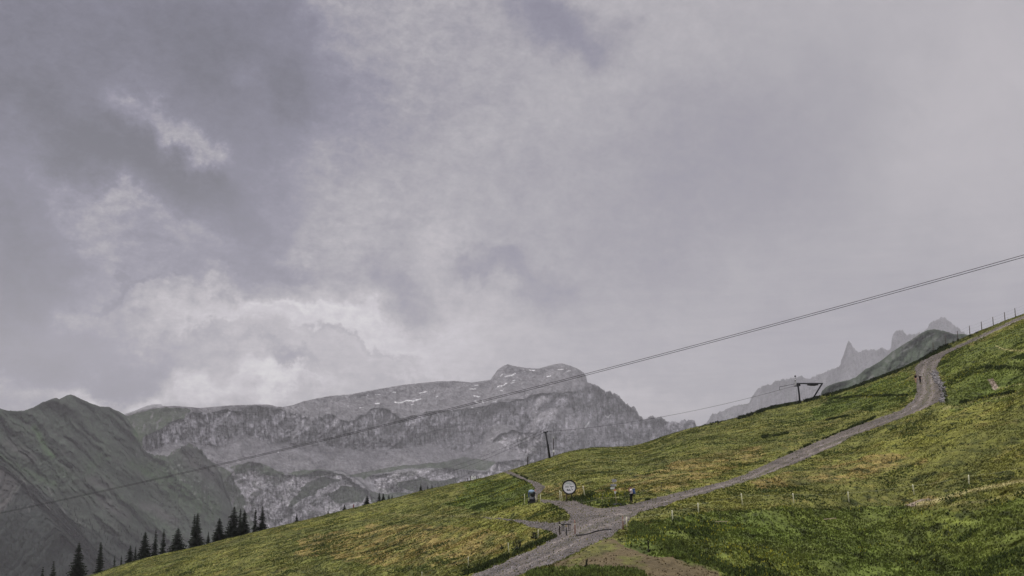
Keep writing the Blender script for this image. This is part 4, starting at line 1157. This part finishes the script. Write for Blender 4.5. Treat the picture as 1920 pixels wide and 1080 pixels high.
# ------------------------------------------------------------------ round board
bR = gp(1067.5, 938)
sz = bR.y / F; Rr = 13.4 * sz
ct = Vector((0, 0, (938 - 913.8) * sz))
root = tag(empty('round_board', bR), 'round white information board in a thick black ring beside the path', 'round board')
def disc(mb, c, r, y0, y1, n=40, x0=0.0):
    mb.tube([Vector(c) + Vector((0, y1, 0)), Vector(c) + Vector((0, y0, 0))], r, n)
rg = MB()
n_ = 48; vs = []; fs = []
for i in range(n_):
    a = i * math.tau / n_
    for (rr, yy) in ((Rr, -.09), (Rr, .09), (Rr * .84, .09), (Rr * .84, -.09)):
        vs.append(ct + Vector((math.cos(a) * rr, yy, math.sin(a) * rr)))
for i in range(n_):
    for k in range(4):
        fs.append((i * 4 + k, ((i + 1) % n_) * 4 + k, ((i + 1) % n_) * 4 + (k + 1) % 4, i * 4 + (k + 1) % 4))
rg.add(vs, fs); rg.build('ring', M['rubber'], root, False)
mb = MB(); disc(mb, ct, Rr * .85, -.02, .03); mb.build('panel', M['white'], root)
u_ = sz
def pr(mb, x, z, w, h, y=-.0235): mb.box(ct + Vector((x * u_, y, z * u_)), (w * u_, .006, h * u_))
for q_ in ((-1.6, 7.2, 8.0, 1.0), (3.5, 5.6, 4.0, 1.0)):
    mb = MB(); pr(mb, *q_); mb.build('heading', M['print_teal'], root)
mb = MB()
for i, w in enumerate((1.0, .8, 1.3, .7, 1.5, .9)):
    mb = MB(); pr(mb, -7.0 + i * 1.75, 3.9, w * 1.1, .9); mb.build('lettering', M['print_grey'], root)
mb = MB(); pr(mb, -4.2, .6, 6.6, 2.6); mb.build('grey_field', M['plate_grey'], root)
for q_ in ((4.6, 1.0, 7.0, 1.1), (4.0, -1.4, 1.1, 1.9), (5.4, -4.4, 1.8, 1.6)):
    mb = MB(); pr(mb, *q_); mb.build('label_strip', M['print_dark'], root)
mb = MB()
for (x, z, w, h) in ((-3.2, -5.2, 2.6, 2.2), (-2.6, -4.2, 1.4, 1.6), (-1.2, -5.6, 2.4, 1.4), (.6, -4.6, 1.4, 2.0), (1.6, -5.6, 2.2, 1.3)): pr(mb, x, z, w, h)
mb.build('mountain_print', M['print_dark'], root)
for sx in (-.35, .35):
    MB().tube([(sx * Rr, .16, -.4), (sx * Rr, .16, ct.z)], .05, 8).build('post', M['wood_dark'], root, True)

# ------------------------------------------------------------------ signpost
bS = gp(1157, 947); sz = bS.y / F
root = tag(empty('signpost', bS), 'leaning hiking signpost with grey, white and red arrow plates', 'signpost')
tpS = Vector((-6.5 * sz, 0, 48 * sz))
MB().tube([(0, 0, -.4), tpS], [.035, .03], 8).build('pole', M['wood_light'], root, True)
def arrow(c, w, h, dirn, m, nm='arrow_plate', t=.03):
    mb = MB(); x0, x1 = -w / 2, w / 2
    pts = [(x0, -h / 2), (x1 - h * .5, -h / 2), (x1, 0), (x1 - h * .5, h / 2), (x0, h / 2)] if dirn > 0 else [(x1, -h / 2), (x1, h / 2), (x0 + h * .5, h / 2), (x0, 0), (x0 + h * .5, -h / 2)]
    v = [Vector(c) + Vector((a, -t, b_)) for a, b_ in pts] + [Vector(c) + Vector((a, t, b_)) for a, b_ in pts]
    n = len(pts)
    mb.add(v, [tuple(range(n)), tuple(range(2 * n - 1, n - 1, -1))] + [(i, i + n, (i + 1) % n + n, (i + 1) % n) for i in range(n)])
    o = mb.build(nm, m, root); return o
def on(z): return tpS * (z / 48.0)
def plate(px_, py_, w, h, dirn, m, rows_=0):
    c = Vector(((px_ - 1157) * sz, -.06, (947 - py_) * sz))
    o = arrow(c, w * sz, h * sz, dirn, m)
    tb = MB()
    for r_ in range(rows_):
        for kx, ww in ((-.26, .28), (.08, .22)):
            tb = MB(); tb.box((c.x + kx * w * sz, -.094, c.z + (0.2 - .4 * r_) * h * sz), (ww * w * sz, .005, h * sz * .14)); tb.build('lettering', M['print_dark'], o)
plate(1153, 902.5, 9.5, 5.6, 1, M['plate_grey'], 2)
plate(1150.5, 910.8, 11.5, 4.2, -1, M['plate_grey'], 2)
plate(1148.5, 916.3, 8.5, 4.0, -1, M['plate_pale'], 0)
plate(1153.3, 919.5, 4.0, 3.6, 1, M['plate_red'], 0)
mb = MB(); cc_ = Vector(((1153.7 - 1157) * sz, -.06, (947 - 924) * sz))
v = [cc_ + Vector((a * sz, y, b_ * sz)) for y in (-.02, .02) for a, b_ in ((-2.4, 2.2), (2.4, 2.2), (2.0, -.2), (0, -3.4), (-2.0, -.2))]
mb.add(v, [(4, 3, 2, 1, 0), (5, 6, 7, 8, 9)] + [(i, (i + 1) % 5, (i + 1) % 5 + 5, i + 5) for i in range(5)])
mb.build('marker_shield', M['plate_pale'], root)
st_ = MB()
for i in range(7):
    r1 = random.Random(i); st_.ball((r1.uniform(-.35, .4), r1.uniform(-.2, .2), .05), (r1.uniform(.1, .2), .14, r1.uniform(.08, .15)), 8, 5, .3, r1)
st_.build('stone_base', M['print_dark'], root)

# ------------------------------------------------------------------ stand with hanging loops and its posts
bG = gp(1062, 1003); sz = bG.y / F
root = tag(empty('barrier_stand', bG), 'small black crossbar stand with two hanging loops on the gravel junction', 'stand')
MB().tube([(0, 0, -.2), (0, 0, 14.5 * sz)], .045, 8).build('support', M['black_steel'], root, True)
MB().box((-.8 * sz, 0, 20.3 * sz), (19 * sz, .09, 1.7 * sz), None, .01).build('crossbar', M['black_steel'], root)
MB().box((0, 0, 17.3 * sz), (3.4 * sz, .06, 4.4 * sz), None, .01).build('badge', M['wood_light'], root)
for (x0, m_) in ((-6.2, 'black_steel'), (5.2, 'wood_dark')):
    pts = [Vector(((x0 - 1.4) * sz, 0, 19.8 * sz))] + [Vector(((x0 + 1.6 * math.cos(a)) * sz, 0, (10.2 + 1.9 * math.sin(a)) * sz)) for a in np.linspace(math.pi, 2 * math.pi, 7)] + [Vector(((x0 + 1.6) * sz, 0, 19.8 * sz))]
    MB().tube(pts, .030, 7).build('hanging_loop', M[m_], root, True)
for (x, tp_, bt_, m_, lab) in ((1050, 977, 1002, 'wood_dark', 'thin dark post just left of the crossbar stand'), (1078.5, 975, 1001, 'wood_red', 'reddish wooden post just right of the crossbar stand'),
                               (1168.5, 970, 994, 'wood_red', 'reddish wooden post at the right edge of the gravel junction')):
    b, h = stick(x, tp_, bt_)
    r_ = tag(empty('gate_post', b), lab, 'post')
    MB().tube([(0, 0, -.3), (-.03 * h, 0, h * .93), (-.03 * h, 0, h)], [.058, .052, .035], 8).build('post', M[m_], r_, True)
    MB().tube([(-.02 * h, 0, h * .68), (-.02 * h, 0, h * .74)], .066, 8).build('insulator', M['pale_stake'], r_, True)
pts = []
for i in range(40):
    s = i / 39; x = 1080 + 66 * s; y = 1002.5 - 10.5 * s + 1.2 * math.sin(s * 7) + (2.5 if s < .4 else 2.5 * (1 - s) / .6) * .4
    p = gp(x, y); pts.append(p + Vector((0, 0, .05)))
tag(MB().tube(pts, .05, 6).build('drain_hose', M['rubber'], None, True), 'black hose lying across the gravel from the crossbar stand', 'hose')
# planks lying in the grass
for (xa, ya, xb_, yb_, m_, lab) in ((1342, 983, 1365, 982, 'wood_light', 'pale plank lying in the grass left of the fence stakes'), (1545, 980, 1568, 978, 'wood_light', 'pale plank lying in the lush grass far right of the other plank')):
    a = gp(xa, ya) + Vector((0, 0, .22)); b = gp(xb_, yb_) + Vector((0, 0, .22))
    o = MB().box((0, 0, 0), ((b - a).length, .16, .05), None, .01).build('plank', M[m_], None)
    o.location = (a + b) / 2
    o.rotation_euler = Vector((1, 0, 0)).rotation_difference(b - a).to_euler()
    tag(o, lab, 'plank')

# ------------------------------------------------------------------ white board on the crest
dI = float(DD(887.0)) + 6
pbI = pt(887.5, 902, dI); sz = dI / F
root = tag(empty('information_board', pbI), 'small white information board between dark posts on the crest', 'board')
for sx in (-5.4, 5.4):
    MB().box((sx * sz, 0, 4.2 * sz), (.14, .14, 11 * sz), None, .015).build('post', M['wood_dark'], root)
MB().box((0, 0, 5.6 * sz), (8.6 * sz, .06, 7.6 * sz), None, .01).build('panel', M['white'], root)
mb = MB(); mb.box((.4 * sz, -.036, 8.0 * sz), (3.0 * sz, .008, 1.8 * sz)); mb.box((-1.5 * sz, -.036, 4.8 * sz), (3.6 * sz, .008, .8 * sz)); mb.box((2.4 * sz, -.036, 5.2 * sz), (1.6 * sz, .008, 1.4 * sz))
mb.build('printing', M['print_grey'], root)
for (x, y, h, lab) in ((877, 903, .85, 'short stub post left of the white information board'), (896.5, 899, .75, 'short round topped stub post right of the white information board')):
    p = pt(x, y, dI); r_ = tag(empty('stub_post', p), lab, 'post')
    MB().tube([(0, 0, -.4), (0, 0, h * .85)], .07, 8).build('post', M['wood_dark'], r_, True)
    MB().ball((0, 0, h * .92), (.13, .13, .12), 10, 6).build('cap', M['wood_dark'], r_, True)

# ------------------------------------------------------------------ tall weeds beside the path
def weed(px_, tp_, bt_, lab, seed):
    b, h = stick(px_, tp_, bt_); r1 = random.Random(seed)
    r_ = tag(empty('tall_weed', b), lab, 'plant', 'dark seeded dock plants beside the path')
    st = MB(); lf = MB()
    for i in range(3):
        dx, dy = r1.uniform(-.14, .14), r1.uniform(-.14, .14); hh = h * r1.uniform(.7, 1.05)
        st.tube([(dx * .4, dy * .4, -.1), (dx, dy, hh)], .012, 5)
        for k in range(26):
            z = hh * r1.uniform(.35, 1); a = r1.random() * 6.28; q = r1.uniform(.03, .075)
            c_ = Vector((dx * z / hh, dy * z / hh, z)); o = Vector((math.cos(a), math.sin(a), .3)) * q
            lf.add([c_, c_ + o + Vector((0, 0, q * .8)), c_ + o * .8 - Vector((0, 0, q * .8))], [(0, 1, 2)])
    for k in range(16):
        a = r1.random() * 6.28; q = r1.uniform(.15, .3); d = Vector((math.cos(a), math.sin(a), .55)); n2_ = Vector((-math.sin(a), math.cos(a), 0)) * q * .25
        lf.add([Vector((0, 0, 0)), d * q + n2_, d * q * 1.7, d * q - n2_], [(0, 1, 2, 3)])
    st.build('stem', M['wood_dark'], r_); lf.build('seed_head', M['scrub'], r_)
for i, (x, t0, b0_, lab) in enumerate(((999, 998, 1011, 'dark seeded dock stalk, left one of the pair above the lower path'), (1004, 997, 1011, 'dark seeded dock stalk, right one of the pair above the lower path'),
    (941, 1021, 1030, 'small dark dock stalk left of the leaning stake'), (964, 1014, 1032, 'dark dock stalk, first one right of the leaning stake'), (969, 1012, 1031, 'tallest dark dock stalk of the three right of the leaning stake'),
    (974, 1015, 1030, 'dark dock stalk, farthest right of the three beside the leaning stake'), (1098, 1050, 1066, 'dark dock stalk at the bottom edge between path and bare soil'), (1217, 1012, 1034, 'leafy dark dock in the lush grass right of the bare soil'))):
    weed(x, t0, b0_, lab, i)

# ------------------------------------------------------------------ people
def skin_obj(name, chain, m, parent, sub=2, root_i=0):
    """chain: list of (key, pos, radius, parent key)"""
    keys = {}; vs = []; es = []; rs = []
    for (k, p, r_, par) in chain:
        keys[k] = len(vs); vs.append(p); rs.append(r_)
        if par is not None: es.append((keys[par], keys[k]))
    me = bpy.data.meshes.new(name); me.from_pydata([tuple(v) for v in vs], es, [])
    me.materials.append(m)
    o = bpy.data.objects.new(name, me); COL.objects.link(o); o.parent = parent
    sk = o.modifiers.new('Skin', 'SKIN'); sk.use_smooth_shade = True
    ly = me.skin_vertices[0] if len(me.skin_vertices) else None
    if ly is None:
        at_ = me.attributes
        bpy.context.view_layer.objects.active = o
        bpy.context.view_layer.update()
        bpy.ops.mesh.customdata_skin_add() if hasattr(bpy.ops.mesh, 'customdata_skin_add') else None
        ly = me.skin_vertices[0]
    for i, r_ in enumerate(rs):
        rr = r_ if isinstance(r_, tuple) else (r_, r_)
        ly.data[i].radius = rr
        ly.data[i].use_root = (i == root_i)
    ss = o.modifiers.new('Subdivision', 'SUBSURF'); ss.levels = sub; ss.render_levels = sub
    return o
def fingers(key, base, dirv, side, curl):
    """five unequal curled fingers growing from the palm"""
    out = []
    d = Vector(dirv).normalized(); s = Vector(side).normalized(); c_ = Vector(curl).normalized()
    for i, (o_, ln) in enumerate(((-.030, .068), (-.010, .078), (.010, .073), (.029, .058))):
        r0 = base + d * .055 + s * o_
        out.append((f'{key}f{i}a', r0, .010, key)); out.append((f'{key}f{i}b', r0 + d * ln * .5 + c_ * ln * .15, .009, f'{key}f{i}a')); out.append((f'{key}f{i}c', r0 + d * ln * .75 + c_ * ln * .5, .0075, f'{key}f{i}b'))
    r0 = base - s * .040 + d * .010
    out.append((f'{key}ta', r0, .012, key)); out.append((f'{key}tb', r0 + d * .03 - s * .02 + c_ * .01, .010, f'{key}ta')); out.append((f'{key}tc', r0 + d * .055 - s * .015 + c_ * .02, .008, f'{key}tb'))
    return out
def person(px_, py_, height, rz, J, mats, label, legs='long', skirt=False):
    """figure modelled facing -x of its own axes, 1.75 m tall at scale 1"""
    b = gp(px_, py_) if not isinstance(px_, Vector) else px_
    root = tag(empty('person', b, rz), label, 'person')
    s = height / 1.75; root.scale = (s, s, s)
    V3 = lambda k: Vector(J[k])
    ch = [('pel', V3('pel'), .085, None), ('wai', V3('wai'), .080, 'pel'), ('che', V3('che'), (.090, .085), 'wai'), ('nec', V3('nec'), .050, 'che'), ('hd0', V3('hd') - Vector((0, 0, .06)), .062, 'nec'), ('hd1', V3('hd') + Vector((-.005, 0, 0)), .092, 'hd0'), ('hd2', V3('hd') + Vector((0.005, 0, .065)), .078, 'hd1')]
    for q in 'lr':
        ch += [(q + 'sh', V3(q + 'sh'), .048, 'che'), (q + 'el', V3(q + 'el'), .038, q + 'sh'), (q + 'wr', V3(q + 'wr'), .028, q + 'el'), (q + 'ha', V3(q + 'ha'), (.034, .020), q + 'wr')]
        dv = V3(q + 'ha') - V3(q + 'wr')
        ch += fingers(q + 'ha', V3(q + 'ha') - dv.normalized() * .02, dv, Vector((0, 1, 0)).cross(dv).cross(dv) if dv.length else Vector((0, 1, 0)), Vector((-.6, 0, -.5)) if dv.z > 0 else Vector((-1, 0, 0)))
        ch += [(q + 'hi', V3(q + 'hi'), .070, 'pel'), (q + 'kn', V3(q + 'kn'), .055, q + 'hi'), (q + 'ca', V3(q + 'kn').lerp(V3(q + 'an'), .35), .056, q + 'kn'), (q + 'an', V3(q + 'an'), .034, q + 'ca'), (q + 'to', V3(q + 'an') + Vector((-.13, 0, -.055)), .030, q + 'an')]
    body = skin_obj('body', ch, M['skin'], root)
    h = V3('hd')
    # face: nose, eyes, mouth, ears
    MB().ball(h + Vector((-.098, 0, -.012)), (.018, .012, .020), 8, 6).build('nose', M['skin'], root, True)
    for sy in (-.088, .088): MB().ball(h + Vector((0, sy, -.01)), (.020, .010, .030), 8, 6).build('ear', M['skin'], root, True)
    for sy in (-.033, .033): MB().ball(h + Vector((-.086, sy, .012)), (.008, .011, .008), 8, 6).build('eye', M['hair'], root, True)
    MB().ball(h + Vector((-.088, 0, -.048)), (.007, .022, .006), 8, 5).build('mouth', M['cloth_pink'], root, True)
    hr = MB(); hr.ball(h + Vector((.022, 0, .048)), (.103, .098, .090), 14, 9, .05, random.Random(5)); hr.build('hair', M[mats['hair']], root, True)
    # clothes
    top_ = [('pel', V3('pel') + Vector((0, 0, .0)), .155, None), ('wai', V3('wai'), .145, 'pel'), ('che', V3('che'), (.180, .165), 'wai'), ('col', V3('nec') - Vector((0, 0, .02)), .066, 'che')]
    for q in 'lr':
        e = V3(q + 'el') if mats.get('sleeve', 'long') == 'short' else V3(q + 'wr').lerp(V3(q + 'el'), .12)
        top_ += [(q + 'sh', V3(q + 'sh'), .085, 'che')]
        if mats.get('sleeve', 'long') == 'short': top_ += [(q + 'el', V3(q + 'sh').lerp(V3(q + 'el'), .75), .060, q + 'sh')]
        else: top_ += [(q + 'el', V3(q + 'el'), .055, q + 'sh'), (q + 'wr', e, .040, q + 'el')]
    skin_obj('jacket', top_, M[mats['top']], root)
    tr = [('pel', V3('pel'), .138, None)]
    for q in 'lr':
        tr += [(q + 'hi', V3(q + 'hi'), .105, 'pel')]
        if legs == 'long': tr += [(q + 'kn', V3(q + 'kn'), .076, q + 'hi'), (q + 'an', V3(q + 'an') + Vector((0, 0, .03)), .060, q + 'kn')]
        else: tr += [(q + 'kn', V3(q + 'hi').lerp(V3(q + 'kn'), .85), .090, q + 'hi')]
    skin_obj('trousers' if legs == 'long' else 'shorts', tr, M[mats['legs']], root)
    for q in 'lr':
        a = V3(q + 'an')
        MB().ball(a + Vector((-.05, 0, -.045)), (.145, .055, .050), 12, 8).build('shoe', M['cloth_black'], root, True)
    return root
STAND = dict(pel=(0, 0, .96), wai=(0, 0, 1.10), che=(-.01, 0, 1.32), nec=(-.02, 0, 1.50), hd=(-.035, 0, 1.63),
    lsh=(0, .18, 1.42), lel=(.03, .23, 1.15), lwr=(-.05, .22, .93), lha=(-.09, .21, .85), rsh=(0, -.18, 1.42), rel=(.03, -.23, 1.15), rwr=(-.05, -.22, .93), rha=(-.09, -.21, .85),
    lhi=(0, .10, .90), lkn=(-.02, .11, .50), lan=(.03, .11, .10), rhi=(0, -.10, .90), rkn=(-.02, -.11, .50), ran=(.03, -.11, .10))
PHOTO = dict(STAND); PHOTO.update(lel=(-.20, .22, 1.22), lwr=(-.22, .10, 1.47), lha=(-.24, .07, 1.54), rel=(-.22, -.22, 1.24), rwr=(-.23, -.10, 1.48), rha=(-.25, -.07, 1.55), lkn=(-.04, .10, .50), lan=(-.03, .10, .10), rkn=(.00, -.10, .50), ran=(.06, -.10, .10), hd=(-.05, 0, 1.63))
r_ = person(1184, 943.5, 1.78, 0.25, PHOTO, dict(hair='hair', top='cloth_white', legs='cloth_black', sleeve='short'), 'hiker in white top and black trousers raising both hands to the face')
vv_ = [('a', Vector((.03, 0, 1.00)), .16, None), ('b', Vector((.03, 0, 1.14)), .155, 'a'), ('c', Vector((.05, 0, 1.24)), (.165, .16), 'b')]
skin_obj('waistcoat', vv_, M['cloth_pink'], r_)
bb = r_.matrix_basis @ Vector((.23, 0, 1.24)) if False else Vector(r_.location)
Rz = Matrix.Rotation(0.25, 3, 'Z')
bp = tag(empty('backpack', Vector(r_.location) + Rz @ Vector((.26, 0, 1.02)), 0.25), 'blue hiking backpack carried by the hiker in black trousers', 'backpack')
MB().box((0, 0, .22), (.24, .32, .50), None, .07).build('pack_body', M['blue_pack'], bp, True)
MB().box((.02, 0, .49), (.25, .30, .10), None, .045).build('lid', M['blue_pack'], bp, True)
MB().box((.15, 0, .14), (.08, .24, .22), None, .035).build('front_pocket', M['blue_cover'], bp, True)
for sy in (-.10, .10):
    MB().tube([(-.10, sy, .46), (-.24, sy * 1.3, .48), (-.38, sy * 1.2, .36), (-.40, sy * 1.1, .18), (-.28, sy * 1.1, .04), (-.10, sy, .02)], .020, 7).build('shoulder_strap', M['cloth_black'], bp, True)
cm = tag(empty('camera_held', Vector(r_.location) + Rz @ Vector((-.30, 0, 1.61)), 0.25), 'small black camera held at the face of the hiker with backpack', 'camera')
MB().box((0, 0, 0), (.06, .14, .09), None, .01).build('camera_body', M['cloth_black'], cm)
MB().tube([(-.03, 0, 0), (-.11, 0, 0)], [.040, .036], 14).build('lens', M['rubber'], cm, True)
WALK = dict(STAND); WALK.update(lkn=(-.12, .10, .52), lan=(-.10, .10, .10), rkn=(.04, -.10, .50), ran=(.18, -.10, .13), lel=(.10, .22, 1.17), lwr=(.06, .22, .95), lha=(.04, .22, .87), rel=(-.08, -.22, 1.17), rwr=(-.20, -.20, 1.0), rha=(-.25, -.19, .94))
person(1717.5, 718.5, 1.62, 1.57, WALK, dict(hair='cloth_black', top='cloth_black', legs='cloth_tan', sleeve='short'), 'walker in black top and tan shorts, left of the two on the upper path', 'short')
person(1725.5, 718.3, 1.42, 1.57, WALK, dict(hair='cloth_white', top='cloth_black', legs='cloth_black', sleeve='short'), 'walker dressed in black with a pale cap, right of the two on the upper path')
pr_ = Vector([float(a) for a in back_point(663.0, 5.0)])
person(pr_ + Vector((0, 0, 0)), 0, 1.7, 0.6, STAND, dict(hair='cloth_black', top='cloth_red', legs='cloth_red', sleeve='long'), 'tiny figure in dark red clothes just behind the crest among small spruces')

# ------------------------------------------------------------------ haze
hz = bpy.data.materials.new('haze_air'); hz.use_nodes = True
nt = hz.node_tree; nt.nodes.clear()
vo = nt.nodes.new('ShaderNodeVolumePrincipled')
vo.inputs['Color'].default_value = (0.94, 0.94, 0.98, 1)
vo.inputs['Density'].default_value = 5.5e-5
vo.inputs['Anisotropy'].default_value = 0.2
om = nt.nodes.new('ShaderNodeOutputMaterial')
nt.links.new(vo.outputs[0], om.inputs['Volume'])
hb = MB().box((0, 8400, 724), (20000, 18000, 2750)).build('haze', hz)
tag(hb, 'pale rainy haze filling the air in front of the mountains', 'haze', kind='stuff')
